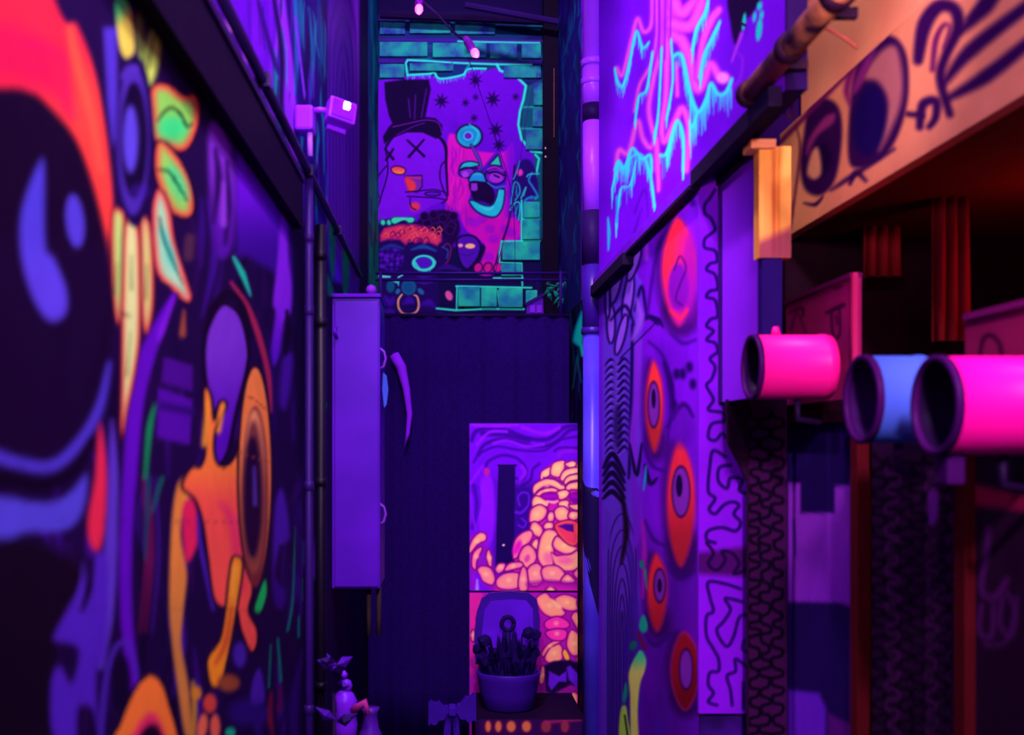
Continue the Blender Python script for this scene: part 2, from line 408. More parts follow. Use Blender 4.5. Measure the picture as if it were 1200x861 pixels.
L.fill(t2([(570, 410), (670, 440), (670, 530), (560, 500)]), (70, 12, 140), 2, smooth=False)
L.fill(t2([(550, 515), (670, 560), (660, 715), (545, 690)]), (80, 12, 165), 2, smooth=False)
L.line(t2([(565, 580), (665, 600)]), 9, (46, 8, 110), 3); L.line(t2([(640, 250), (635, 330)]), [3, 8], (150, 70, 50), 2)
L.line(t2([(660, 0), (655, 60)]), 12, (92, 50, 70), 3, alpha=.7)
# ---- the big glossy eye
L.motif('painted_eye', 'huge glossy black eye with red lid')
L.fill([(-130, -200), (20, -120), (62, -4), (78, 28), (90, 30), (110, 82), (123, 150), (131, 220), (134, 290), (132, 330), (124, 330), (100, 280), (40, 240), (-130, 240)], (222, 36, 66), 3, grad=((250, 62, 58), (60, 60), (112, 120)))
L.fill([(-20, 30), (40, 40), (72, 90), (84, 140), (60, 110), (10, 90), (-20, 90)], (200, 16, 80), 10, alpha=.7)
L.line([(82, 34), (92, 80), (108, 140), (118, 200)], [8, 12, 9, 6], (255, 84, 62), 4)
L.line([(30, 50), (70, 66), (80, 130)], [3, 12, 4], (196, 12, 90), 6, alpha=.6)
L.fill([(-130, 112), (0, 103), (34, 107), (55, 121), (92, 168), (118, 250), (131, 330), (128, 430), (104, 510), (62, 562), (0, 570), (-130, 560)], (20, 4, 36), 4)
L.fill([(-130, 300), (124, 290), (130, 380), (120, 480), (90, 540), (0, 560), (-130, 560)], (24, 5, 48), 20, alpha=.7)
L.fill([(28, 235), (44, 194), (52, 194), (53, 285), (64, 304), (78, 340), (77, 368), (58, 376), (40, 352), (27, 312), (23, 270)], (72, 58, 205), 4, grad=((84, 60, 215), (0, 240), (0, 330)))
L.ell(88, 259, 11, 31, (78, 58, 205), 3, -6)
L.line([(128, 426), (116, 478), (92, 520), (60, 546), (20, 542), (-40, 524), (-110, 520)], [5, 11, 13, 14, 14, 16, 16], (74, 52, 200), 4)
L.fill([(-130, 580), (0, 582), (35, 588), (65, 587), (85, 574), (102, 556), (98, 596), (78, 620), (30, 624), (0, 632), (-130, 632)], (80, 66, 212), 4)
L.line([(-130, 556), (0, 562), (50, 570), (88, 550), (108, 514)], [14, 16, 14, 10, 6], (16, 3, 30), 4)
L.fill([(116, 498), (122, 520), (125, 565), (122, 622), (115, 645), (105, 636), (103, 608), (111, 560)], (226, 40, 78), 3)
L.motif(None)
L.fill([(121, 32), (137, 32), (138, 158), (132, 172), (126, 120)], (74, 48, 190), 2.5, smooth=False)
# ---- flower with eye centre
L.motif('painted_flower', 'green and orange petals around a blue eye')
PK, GR, YG = (246, 112, 88), (56, 222, 124), (190, 224, 120)
L.fill([(135, -20), (150, 5), (156, 30), (157, 62), (145, 66), (138, 40)], GR, 1.8, grad=((214, 200, 80), (144, 0), (160, 18)))
L.fill([(160, 20), (166, 25), (170, 60), (166, 78), (161, 60)], (128, 160, 60), 2)
L.line([(158, -20), (166, 20), (164, 60)], [6, 8, 4], (84, 84, 50), 2.5)
L.fill([(170, 92), (169, 60), (178, 30), (187, 32), (190, 50), (186, 80), (176, 104)], (150, 190, 76), 2, rim=((120, 130, 60), 6), grad=((190, 215, 90), (0, 40), (0, 95)))
L.line([(181, 42), (176, 62), (174, 82)], [1, 2.4, 1], (26, 20, 30), .8)
P = t1([(520, 335), (540, 292), (590, 295), (640, 330), (680, 328), (697, 380), (690, 440), (660, 510), (620, 527), (570, 502), (535, 480)])
L.fill(P, (128, 206, 84), 1.8, rim=((238, 64, 60), 14), out=(INK, 3)); L.ell(202, 150, 17, 14, GR, 7)
L.line(t1([(549, 420), (570, 390), (600, 375), (630, 400), (650, 440), (668, 430)]), [2, 3, 3.4, 3, 3, 2], (10, 12, 22), .8)
P = t1([(543, 500), (580, 498), (630, 560), (665, 640), (677, 720), (655, 757), (600, 742), (565, 680), (538, 600)])
L.fill(P, (140, 210, 90), 1.8, rim=((240, 70, 62), 13), out=(INK, 3)); L.ell(208, 214, 8, 22, (70, 220, 130), 6, -25)
L.line(t1([(545, 590), (590, 602), (650, 695)]), [2, 3.4, 1.6], (10, 12, 22), .8)
for pts, cc in [([(131, 250), (141, 246), (147, 260), (146, 330), (141, 378), (135, 370), (131, 320)], (176, 236, 120)),
                ([(165, 255), (176, 262), (180, 300), (180, 360), (172, 392), (166, 370), (164, 300)], (200, 214, 124)),
                ([(146, 262), (156, 258), (164, 280), (165, 380), (160, 430), (150, 480), (144, 512), (141, 500), (142, 440), (143, 330)], (212, 240, 150))]:
    L.fill(pts, cc, 1.4, rim=((236, 54, 66), 7.5), out=((70, 10, 40), 2.4))
L.fill([(178, 244), (184, 222), (191, 224), (200, 246), (206, 285), (222, 335), (225, 350), (217, 354), (203, 340), (185, 322), (179, 290)], (160, 240, 180), 1.4, rim=((238, 60, 70), 11), out=((40, 8, 40), 2))
L.line([(190, 270), (200, 300), (206, 316)], [6, 9, 3], (60, 214, 190), 4); L.line([(187, 255), (192, 280), (204, 310), (214, 332)], [2, 2.6, 2, 1], (20, 20, 40), .8)
for p in ([(154, 300), (154, 340)], [(172, 310), (171, 350)], [(137, 310), (135, 345)], [(153, 390), (149, 440)]):
    L.line(p, [1, 2.2], (90, 110, 60), 1)
L.line([(141, 366), (165, 378)], 1, (60, 20, 40), .8)
L.ell(158, 165, 22.5, 101, (22, 5, 62), 1.8); L.ell(156, 164, 19, 88, (70, 40, 168), 3); L.line([(144, 90), (150, 80), (160, 80)], 5, (84, 50, 190), 3)
L.ell(157, 164, 15.5, 68, (18, 4, 44), 2.5); L.ell(153, 163, 9, 39, (86, 66, 212), 3.5)
L.ell(163, 224, 11, 8, (70, 30, 180), 5, alpha=.5)
L.motif(None)
# ---- orange long-nosed creature
L.motif('painted_creature', 'orange long-nosed creature with a tall round eye')
OUT = (20, 4, 34)
L.line(t5([(150, 150), (205, 230), (245, 330), (280, 470), (290, 600)]), [3, 6, 7, 6, 3], (160, 34, 80), 1.6)
L.line(t5([(60, 330), (90, 240), (140, 190), (190, 240), (215, 340)]), [5, 9, 10, 9, 6], OUT, 2)
L.fill(t5([(135, 225), (185, 270), (212, 380), (205, 460), (170, 600), (140, 740), (105, 785), (85, 740), (95, 640), (75, 560), (58, 450), (62, 340), (95, 255)]), (116, 50, 205), 2, grad=((88, 14, 190), (0, 400), (0, 520)), out=(OUT, 5))
L.fill(t3([(590, 40), (610, 0), (660, -30), (690, 40), (650, 60), (620, 95), (605, 190), (626, 320), (615, 440), (608, 560), (632, 700), (645, 860), (620, 860), (595, 700), (575, 540), (567, 400), (575, 160)]), (232, 138, 60), 2, grad=((206, 130, 62), (0, 640), (0, 760)))
L.fill(t3([(615, 90), (650, 78), (667, 190), (645, 262), (622, 275), (612, 180)]), (226, 34, 92), 2.5)
L.line(t3([(670, 60), (668, 200), (700, 360), (715, 440)]), [3, 5, 6, 4], (70, 30, 170), 2)
L.fill([(238, 462), (243, 455), (248, 466), (251, 492), (256, 474), (262, 469), (265, 477), (254, 500), (251, 522), (254, 541), (264, 546), (276, 532), (283, 500), (286, 560), (286, 620), (291, 655), (297, 690), (292, 716), (302, 738), (301, 758), (293, 763), (282, 738), (276, 712), (262, 712), (250, 700), (243, 650), (237, 610), (228, 585), (213, 570), (224, 548), (236, 545), (241, 520)], (252, 132, 52), 2, grad=((248, 84, 74), (0, 530), (0, 600)), out=(OUT, 3.5))
L.line([(259, 590), (272, 610), (278, 650), (284, 690)], [4, 10, 9, 4], (224, 36, 120), 5, alpha=.7)
L.line([(240, 520), (243, 470)], [7, 3], (255, 165, 50), 3); L.line([(256, 505), (262, 476)], [5, 3], (255, 160, 45), 2.5)
L.fill(t6([(152, 265), (185, 285), (168, 420), (135, 600), (110, 692), (78, 694), (64, 620), (78, 585), (108, 540), (125, 450), (138, 330)]), (255, 150, 36), 2, rim=((250, 132, 40), 4), out=(OUT, 2.5))
L.line(t6([(150, 400), (130, 540), (95, 620)]), [2, 7, 3], (210, 84, 40), 3); L.line(t6([(160, 300), (150, 420)]), [6, 3], (255, 176, 60), 3)
L.ell(299, 556, 20, 127, (246, 134, 66), 1.8, out=(OUT, 3)); L.ell(299, 582, 15.5, 106, (120, 44, 50), 2); L.ell(298, 576, 14, 96, (236, 150, 96), 2.5, grad=((150, 74, 60), (0, 500), (0, 600)))
L.ell(297, 576, 12, 82, (120, 56, 60), 4); L.ell(296, 582, 10.5, 70, (34, 8, 48), 3)
L.line([(298, 548), (299, 590)], [3, 5], (84, 56, 170), 2.5)
L.line([(286, 462), (298, 468), (312, 480)], 1.2, (150, 60, 50), 1); L.line([(278, 530), (318, 542)], 1, (150, 60, 50), .8)
L.fill(t6([(222, 445), (232, 400), (258, 335), (268, 380), (248, 448)]), (26, 196, 92), 1.5, out=(OUT, 2))
L.ell(268, 800, 13, 10, (150, 72, 46), 3); L.ell(281, 767, 8, 15, (70, 34, 170), 3)
L.ell(246, 824, 8, 11, (214, 70, 60), 2); L.ell(237, 852, 6, 16, (240, 110, 80), 2, 10); L.ell(252, 852, 6, 15, (236, 100, 80), 2)
L.line([(226, 800), (228, 830), (226, 866)], [4, 6, 5], (200, 140, 50), 2); L.ell(230, 812, 6, 8, (220, 140, 40), 2)
L.motif(None)
L.ell(270, 858, 6, 5, (24, 190, 150), 1.5)
L.ell(290, 835, 22, 16, (48, 20, 140), 6, alpha=.7)
# ---- orange arch low on the wall
L.motif('painted_arch', 'orange and pink arch at the foot of the wall')
L.fill([(130, 880), (140, 848), (152, 818), (164, 798), (175, 790), (188, 797), (198, 822), (206, 880)], (252, 124, 52), 2.5, out=(OUT, 4))
L.fill([(150, 880), (160, 852), (174, 836), (186, 842), (194, 880)], (232, 44, 104), 4)
L.fill([(160, 880), (166, 858), (178, 848), (188, 856), (190, 880)], (30, 6, 40), 3)
L.motif(None)
# block joints of the wall, faintly worn through the paint
for y in (610, 713):
    L.line([(60, y), (330, y + 2)], .9, (40, 20, 60), .7, alpha=.35)
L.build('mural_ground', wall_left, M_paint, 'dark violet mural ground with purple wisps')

# ---- far wall mural
t7 = T(430, 0, 4.304); t8 = T(430, 180, 4.304); t9 = T(520, 140, 7.17); tA = T(440, 250, 7.06); tB = T(440, 80, 5.066)
B = Wall(lattice_y(YB, -0.46, 0.80, 300, 2.35, 4.95, 600), (22, 6, 74))
CY, TEAL, NV = (40, 214, 196), (14, 112, 120), (16, 4, 58)
B.fill(t7([(-20, 60), (900, 60), (900, 420), (-20, 420)]), (12, 44, 100), 3, smooth=False)
for i in range(90):
    x = random.uniform(440, 640); y = random.uniform(14, 96)
    B.ell(x, y, random.uniform(6, 22), random.uniform(1.5, 5), random.choice([(16, 110, 130), (20, 40, 130), (40, 14, 130), (14, 70, 110), (12, 12, 70)]), 2.5, alpha=.6)
for y in (22, 46, 71): B.line([(440, y), (640, y + 2)], 2.6, (70, 14, 150), 1.2, smooth=False)
B.fill(t7([(-20, -20), (900, -20), (900, 120), (500, 70), (-20, 70)]), (20, 5, 66), 3, smooth=False)
# torn opening, purple inside
B.motif('painted_backdrop', 'purple starry backdrop inside a torn brick edge')
B.fill(t7([(30, 410), (200, 385), (310, 375), (370, 400), (480, 385), (520, 350), (600, 355), (660, 340), (750, 385), (800, 435), (785, 520), (762, 630), (780, 700), (840, 770), (870, 800), (850, 900), (860, 1020), (790, 1040), (790, 1600), (40, 1620)]), (106, 6, 216), 1.2, smooth=False, grad=((86, 6, 200), (440, 90), (620, 320)))
B.motif(None)
B.fill(t7([(790, 440), (890, 400), (890, 1700), (700, 1700), (780, 1050), (850, 1000), (840, 780), (770, 690)]), (12, 76, 110), 1.5, smooth=False)
B.fill(t8([(350, 480), (900, 430), (900, 860), (350, 800)]), (18, 10, 72), 2, smooth=False)
def star(cx, cy, r):
    pts = []
    for k in range(16):
        a = math.pi * k / 8 + .2; q = r if k % 2 == 0 else r * .42
        pts.append((cx + q * math.cos(a) * .95, cy + q * math.sin(a)))
    B.fill(t7(pts), (26, 1, 76), 1.1, smooth=False)
for q in [(375, 510, 40), (497, 518, 22), (635, 500, 42), (548, 490, 18), (548, 405, 36), (750, 488, 20), (650, 655, 40), (540, 595, 22), (435, 695, 22), (665, 730, 34)]: star(*q)
B.motif('painted_creature', 'magenta shaggy creature with a blue laughing mouth')
MG = (206, 14, 190)
B.fill(t8([(405, -60), (440, -100), (490, -60), (540, -30), (575, -10), (690, -10), (735, -60), (745, 60), (715, 200), (745, 290), (778, 430), (690, 470), (650, 600), (560, 600), (600, 470), (500, 380), (460, 290), (400, 230)]), MG, 1.4, grad=((120, 6, 210), (585, 150), (600, 150)))
B.fill(t8([(480, 250), (640, 320), (760, 330), (770, 420), (670, 470), (640, 590), (560, 590), (600, 460), (500, 380)]), (196, 10, 186), 2)
for i in range(60):
    x = random.uniform(525, 548); y = random.uniform(165, 250)
    B.line([(x, y), (x + random.uniform(-3, 3), y + 9), (x + random.uniform(-3, 3), y + 20)], [1, 2, .6], random.choice([(236, 30, 190), (160, 8, 190), (140, 6, 180), (226, 24, 170)]), 1, alpha=.6)
for x, y in [(520, 340), (545, 350), (620, 380), (580, 330), (700, 380), (730, 400), (640, 430), (615, 520)]:
    q = t8([(x, y)])[0]; B.ell(q[0], q[1], 6, 5, (150, 10, 200), 1.5, alpha=.8)
B.line(t8([(640, 600), (670, 480), (720, 320), (745, 60)]), 2, NV, .9)
B.fill(t9([(120, 470), (135, 380), (190, 350), (270, 355), (310, 420), (450, 270), (500, 400), (530, 480), (510, 600), (480, 760), (420, 825), (330, 810), (250, 760), (210, 690), (230, 600), (200, 500)]), (70, 10, 190), 1.4)
B.fill(t9([(135, 405), (165, 365), (220, 352), (280, 362), (295, 385), (240, 400), (140, 420)]), (36, 180, 200), .9, out=(NV, 1.2))
B.ell(*t9([(195, 445)])[0], 9, 6, (120, 30, 200), .9, out=(NV, 1.3)); B.ell(*t9([(180, 462)])[0], 4, 3.6, (160, 60, 220), .8)
B.line(t9([(140, 425), (200, 410), (285, 410)]), 1.6, NV, .7)
B.fill(t9([(210, 520), (235, 460), (280, 440), (330, 455), (355, 510), (340, 530), (270, 520)]), (28, 140, 214), 1, grad=((50, 200, 210), (0, 208), (0, 200)), out=(NV, 1.3))
B.fill(t9([(215, 530), (340, 525), (400, 560), (430, 640), (400, 710), (330, 690), (260, 680), (230, 620)]), (24, 2, 60), 1)
B.fill(t9([(230, 535), (280, 535), (285, 590), (260, 602), (230, 595)]), (140, 40, 214), .9, smooth=False)
B.fill(t9([(215, 690), (250, 680), (330, 715), (400, 720), (440, 660), (460, 590), (510, 590), (510, 660), (490, 750), (440, 815), (360, 812), (270, 765)]), (26, 96, 208), 1.2, grad=((30, 190, 215), (300, 235), (570, 246)), out=(NV, 1.4))
B.line(t9([(440, 690), (465, 640), (470, 590)]), [1, 2.4, 1.2], (50, 190, 220), .8); B.line(t9([(300, 730), (370, 755), (420, 735)]), [1.5, 3, 1.5], (60, 214, 220), 1)
B.ell(*t9([(435, 475)])[0], 12, 9.5, (110, 20, 196), 1, out=(NV, 1.6)); B.ell(*t9([(440, 490)])[0], 8, 5.5, (160, 40, 214), 1); B.line(t9([(370, 420), (430, 400), (500, 430)]), 1.8, (180, 30, 190), .8)
B.line(t9([(375, 450), (440, 440), (510, 470)]), 2, NV, .8); B.line(t9([(425, 468), (465, 485)]), 2, NV, .7); B.line(t9([(370, 530), (430, 570), (510, 560)]), 1.6, (40, 110, 210), .8)
B.fill(t9([(380, 380), (460, 295), (485, 390), (440, 385)]), (40, 190, 170), .9, smooth=False, out=(NV, 1.3))
for x in (560, 610, 662):
    q = t8([(x, 575)])[0]; B.ell(q[0], q[1], 5, 6, (200, 20, 150), 1.2, rot=20, out=(NV, 1))
B.motif('painted_lollipop', 'blue round lollipop with violet swirl')
B.ell(*t9([(215, 140)])[0], 16, 14.5, NV, 1.2); B.ell(*t9([(213, 140)])[0], 14, 12.5, (24, 140, 205), 1.1, rim=((30, 170, 210), 6)); B.ell(*t9([(205, 138)])[0], 5, 4.6, (100, 20, 190), 1, out=((70, 210, 220), 1.4))
B.line(t9([(215, 40), (290, 110), (260, 200)]), 1.2, (60, 200, 215), .8)
B.line(t9([(230, 215), (275, 290), (305, 360), (318, 425)]), [3, 4.2, 3.8, 3], NV, 1); B.line(t9([(230, 215), (275, 290), (305, 360), (318, 425)]), [1.8, 2.8, 2.4, 1.6], (80, 60, 205), .8)
# top-hatted smoker
B.motif('painted_smoker', 'pale violet smoker in a black top hat')
B.fill(t8([(95, -30), (150, -100), (250, -110), (345, -90), (395, -30), (395, 60), (405, 210), (330, 260), (240, 310), (50, 330), (45, 260), (90, 120)]), (116, 12, 226), 1.2)
B.line(t8([(45, 300), (70, 220), (105, 90), (95, -20), (105, -60)]), 1.6, NV, .8)
B.line(t8([(95, -30), (150, -100), (250, -118), (345, -95), (395, -40), (400, 60), (408, 210)]), [2, 3, 2, 3, 4, 3, 2], NV, .9)
B.line(t8([(395, 40), (375, 60), (368, 120), (385, 180), (405, 225), (380, 250)]), 1.5, NV, .8)
B.line(t8([(100, 60), (60, 110), (50, 160), (60, 220)]), 1.5, NV, .8)
B.fill(t7([(88, 415), (190, 400), (312, 402), (322, 450), (295, 590), (345, 595), (380, 630), (378, 680), (350, 700), (280, 668), (200, 668), (130, 695), (88, 725), (80, 690), (110, 640), (128, 622), (110, 580), (92, 500)]), (20, 0, 56), 1.1, smooth=False)
B.line(t7([(130, 640), (220, 620), (300, 605), (360, 620), (378, 670)]), 1.1, (110, 16, 170), .7); B.line(t7([(150, 680), (230, 640), (290, 620)]), 1.0, (90, 12, 150), .7)
for p in ([(210, 500), (218, 590)], [(245, 480), (240, 600)], [(300, 450), (275, 590)]): B.line(t7(p), 1.5, (70, 10, 140), .9)
for a, b in [((205, 708), (288, 787)), ((286, 706), (212, 790)), ((92, 752), (132, 802)), ((132, 752), (98, 806))]: B.line(t7([a, b]), [2.5, 3.4], (26, 2, 64), .8)
B.fill(tB([(95, 590), (130, 580), (175, 595), (170, 625), (130, 630), (100, 615)]), (226, 60, 92), 1, grad=((255, 130, 80), (0, 196), (0, 204)), out=(NV, 1.2))
B.fill(tB([(175, 640), (275, 635), (278, 700), (250, 735), (200, 730)]), (120, 30, 170), 1, smooth=False, out=(NV, 1.1)); B.fill(tB([(175, 650), (225, 670), (240, 700), (225, 730), (195, 725)]), (226, 50, 70), 1.6); B.line(tB([(180, 645), (270, 652)]), 1.4, (200, 40, 110), .9)
B.line(tB([(180, 735), (280, 725), (350, 720), (410, 735)]), 1.3, NV, .7); B.line(tB([(190, 760), (280, 765), (360, 770), (415, 780)]), 1.3, NV, .7); B.ell(*tB([(340, 745)])[0], 9, 2.6, (90, 8, 196), .8, out=(NV, 1.2))
B.ell(*tB([(235, 820)])[0], 6, 5, (220, 50, 90), 2); B.line(tB([(205, 770), (210, 820), (240, 840)]), 1.3, NV, .8)
# frizzy round-headed face with nose ring
B.motif('painted_face', 'red-haired blue face wearing a nose ring')
B.fill(tA([(20, 90), (300, 60), (560, 180), (640, 260), (600, 420), (510, 480), (500, 840), (60, 850), (20, 500)]), (30, 6, 92), 1.4)
B.fill(tA([(340, 90), (440, 0), (560, -30), (660, 10), (700, 120), (670, 220), (620, 260), (560, 190)]), (30, 2, 70), 1.6)
for i in range(16):
    x, y = random.uniform(360, 680), random.uniform(10, 200); q = tA([(x, y)])[0]; B.ell(q[0], q[1], 5, 5, (24, 2, 60), 1, out=((60, 10, 110), .9))
B.fill(tA([(35, 180), (70, 120), (200, 90), (330, 90), (430, 120), (550, 190), (550, 230), (510, 270), (440, 240), (400, 255), (370, 215), (330, 250), (290, 215), (250, 265), (200, 220), (120, 215), (40, 235)]), (214, 50, 96), 1.2, smooth=False, rim=((170, 24, 110), 4))
for i in range(26):
    x, y = random.uniform(60, 520), random.uniform(110, 230); q = tA([(x, y), (x + 25, y - 22), (x + 45, y + 8), (x + 25, y + 18)])
    B.line(q, [.6, 1.4, 1.4, .6], random.choice([(110, 8, 90), (240, 74, 96), (140, 14, 110), (246, 90, 90)]), .8)
for x, r in [(62, 22), (112, 22), (165, 38), (290, 34)]:
    q = tA([(x, 75 if x < 150 else 55)])[0]; B.ell(q[0], q[1], r / 7.06, 3.6, (52, 220, 176), .9, rot=-12, out=((8, 60, 90), 1))
B.line(tA([(160, 60), (230, 45), (300, 52)]), [7, 3.4, 4], (56, 226, 180), .9)
B.ell(*tA([(130, 370)])[0], 15, 16, (52, 10, 150), 1.4)
for k in range(-2, 3):
    B.line(tA([(130 + k * 44, 270), (120 + k * 46, 370), (110 + k * 44, 470)]), 1.4, (26, 4, 84), .8); B.line(tA([(20, 370 + k * 42), (130, 355 + k * 42), (240, 375 + k * 42)]), 1.4, (26, 4, 84), .8)
for k in range(14):
    q = tA([(random.uniform(40, 220), random.uniform(300, 450))])[0]; B.ell(q[0], q[1], 2, 2, (90, 16, 190), 1.2)
B.line(tA([(40, 300), (130, 265), (230, 290)]), [2, 4, 2], (30, 50, 140), 1.4); B.line(tA([(300, 300), (400, 275), (500, 310)]), [2, 5, 2], (24, 70, 160), 1.4)
B.ell(*tA([(400, 410)])[0], 14, 9.6, (60, 232, 216), .9); B.ell(*tA([(398, 408)])[0], 9.6, 6.2, (84, 14, 200), 1, out=((20, 40, 150), 1))
B.drips(tA([(320, 390), (360, 450), (400, 470), (460, 450), (495, 400)]), 1.4, (60, 232, 216), (1, 3), 2)
B.line(tA([(550, 280), (600, 250), (625, 290), (610, 370), (580, 420)]), 1.3, (130, 20, 100), .9); B.line(tA([(560, 280), (600, 310), (590, 370)]), 1.6, (40, 70, 170), .9)
for p, w in [([(15, 518), (60, 522), (120, 524)], [1.5, 3, 2]), ([(190, 528), (222, 512)], [2, 1.5])]: B.line(tA(p), w, (90, 236, 230), .8)
B.ell(*tA([(125, 605)])[0], 5, 7, (14, 80, 130), 1.4); B.ell(*tA([(275, 610)])[0], 8.5, 9, (18, 74, 140), 1.6, rim=((20, 110, 150), 3)); B.ell(*tA([(185, 645)])[0], 2.6, 3.4, (30, 110, 160), 1, rot=30); B.ell(*tA([(375, 645)])[0], 4.6, 2.8, (26, 100, 160), 1, rot=45)
B.fill(tA([(135, 555), (200, 556), (192, 605), (180, 580), (165, 575)]), (60, 210, 200), .8, smooth=False)
for y in (520, 570): B.line(tA([(340, y), (400, y + 8), (470, y)]), [1, 3, 1], (56, 16, 150), 1)
for p in ([(80, 690), (120, 740), (150, 700)], [(230, 750), (280, 720), (310, 740)], [(380, 760), (440, 740), (490, 770)], [(80, 810), (120, 820), (150, 812)]): B.line(tA(p), [3, 9, 3], (58, 10, 160), 2)
B.line(tA([(218, 672), (192, 710), (188, 760), (205, 805), (240, 830), (300, 832), (345, 805), (358, 750), (345, 690), (320, 675)]), [2.2, 2.6, 2.6, 2.4, 2.2, 2.4, 2.6, 2.6, 2.2, 1.6], (226, 150, 124), .8)
B.motif('painted_balloon_face', 'small violet balloon face with glowing eyes')
B.fill(tA([(670, 260), (690, 200), (760, 180), (830, 200), (870, 270), (850, 360), (790, 440), (750, 460), (700, 400)]), (76, 14, 176), 1.1, out=(NV, 2.2))
B.ell(*tA([(704, 265)])[0], 2.8, 2.2, (250, 150, 170), .8); B.ell(*tA([(783, 270)])[0], 5.8, 3, (250, 184, 140), .8); B.line(tA([(700, 330), (760, 350), (810, 330)]), 1, (50, 8, 130), .8)
B.motif(None)
B.line(tA([(520, 460), (600, 440), (700, 470)]), [3, 6, 3], (50, 10, 130), 1.5)
B.ell(*tA([(608, 680)])[0], 4, 6, (220, 80, 170), 1, rot=-25)
# cyan torn edge and drips
for p, w in [([(205, 380), (196, 320), (205, 302), (320, 308), (430, 316), (520, 320), (650, 324), (830, 326)], 2.2), ([(460, 208), (600, 212), (870, 216)], 1.8), ([(655, 325), (672, 356), (750, 382), (802, 432), (790, 500), (772, 560), (764, 630), (780, 702), (830, 762), (890, 770)], 2.8), ([(850, 780), (868, 800), (850, 900), (820, 930), (850, 1000), (860, 990)], 2.4)]:
    B.line(t7(p), w, (48, 236, 214), .9, smooth=False)
B.drips(t7([(205, 378), (310, 372), (340, 366), (370, 396), (480, 378), (510, 348), (600, 346)]), 2.2, (48, 236, 214), (1, 5), 2, 1.1)
for p in ([(785, 540), (880, 540)], [(780, 648), (890, 650)], [(430, 316), (430, 350)], [(500, 350), (520, 320)]): B.line(t7(p), 2, (24, 150, 160), .9)
# cyan claw by the bricks
B.motif('painted_claw', 'cyan outlined claw beside the bricks')
B.fill(t9([(560, 700), (580, 560), (610, 400), (640, 350), (720, 340), (780, 460), (790, 640), (700, 690), (640, 830), (600, 800)]), (34, 6, 110), 1.3)
for p, w in [([(640, 350), (600, 470), (585, 500)], 1.5), ([(740, 450), (715, 510), (750, 570), (785, 640), (735, 660)], 2.4), ([(700, 480), (720, 460), (800, 455)], 1.6), ([(565, 710), (590, 540), (625, 540), (640, 610), (600, 680)], 1.8), ([(610, 560), (612, 640)], 1.4), ([(650, 660), (690, 570), (670, 640)], 1.6), ([(560, 760), (600, 700), (640, 710), (630, 840)], 1.8), ([(600, 720), (612, 820)], 1.3), ([(625, 720), (600, 790)], 1.2), ([(660, 860), (680, 690), (740, 650)], 3)]:
    B.line(t9(p), w, random.choice([(30, 150, 200), (36, 190, 200), (24, 120, 190)]), .8)
B.ell(*t9([(640, 445)])[0], 3.6, 4, (220, 50, 190), 1.2)
B.motif(None)
for p, w in [([(780, 235), (780, 440)], 2), ([(790, 330), (870, 328)], 2.2), ([(680, 442), (872, 440)], 2), ([(680, 442), (668, 500), (670, 548), (780, 552), (784, 665)], 1.8), ([(640, 628), (785, 628)], 2.4), ([(450, 668), (830, 676)], 2), ([(352, 780), (450, 790), (600, 782), (790, 784)], 2.4), ([(455, 670), (452, 785)], 1.8), ([(660, 690), (668, 770)], 1.6)]:
    B.line(t8(p), w, (48, 230, 205), .8, smooth=False)
B.fill([(440, 368), (640, 366), (640, 520), (440, 520)], (20, 4, 62), 1.5, smooth=False)
B.build('mural_ground', wall_back, M_paint, 'dark blue painted edges of the far wall')
M_brick = mat('teal_brick_paint', (34, 190, 160), 0.7, scale=8, c2=(26, 112, 160), bump=0.5)
M_brick2 = mat('dim_teal_brick_paint', (26, 150, 150), 0.7, scale=8, c2=(36, 50, 150), bump=0.5)
def brick(x0, y0, x1, y1, m):
    a, b = at(x0, y1, YB), at(x1, y0, YB)
    box('brick', a.x, b.x, YB - 0.018, YB + 0.01, a.z, b.z, m, wall_back, 0.006)
for r in [(445, 25, 475, 41), (480, 24, 528, 40), (533, 25, 580, 41), (445, 50, 501, 67), (507, 51, 570, 68), (574, 52, 606, 69), (611, 52, 634, 69), (445, 76, 474, 92)]: brick(*r, M_brick2)
for r in [(480, 75, 530, 84), (590, 78, 634, 92), (625, 98, 636, 124), (624, 128, 636, 149), (616, 153, 636, 176)]: brick(*r, M_brick2)
for q in [(790, 245, 872, 325), (785, 335, 872, 434), (682, 447, 872, 538), (676, 558, 778, 618), (460, 672, 570, 772), (575, 674, 655, 774), (665, 678, 785, 776), (800, 690, 860, 775)]:
    (x0, y0), (x1, y1) = t8([q[:2], q[2:]]); brick(x0, y0, x1, y1, M_brick)
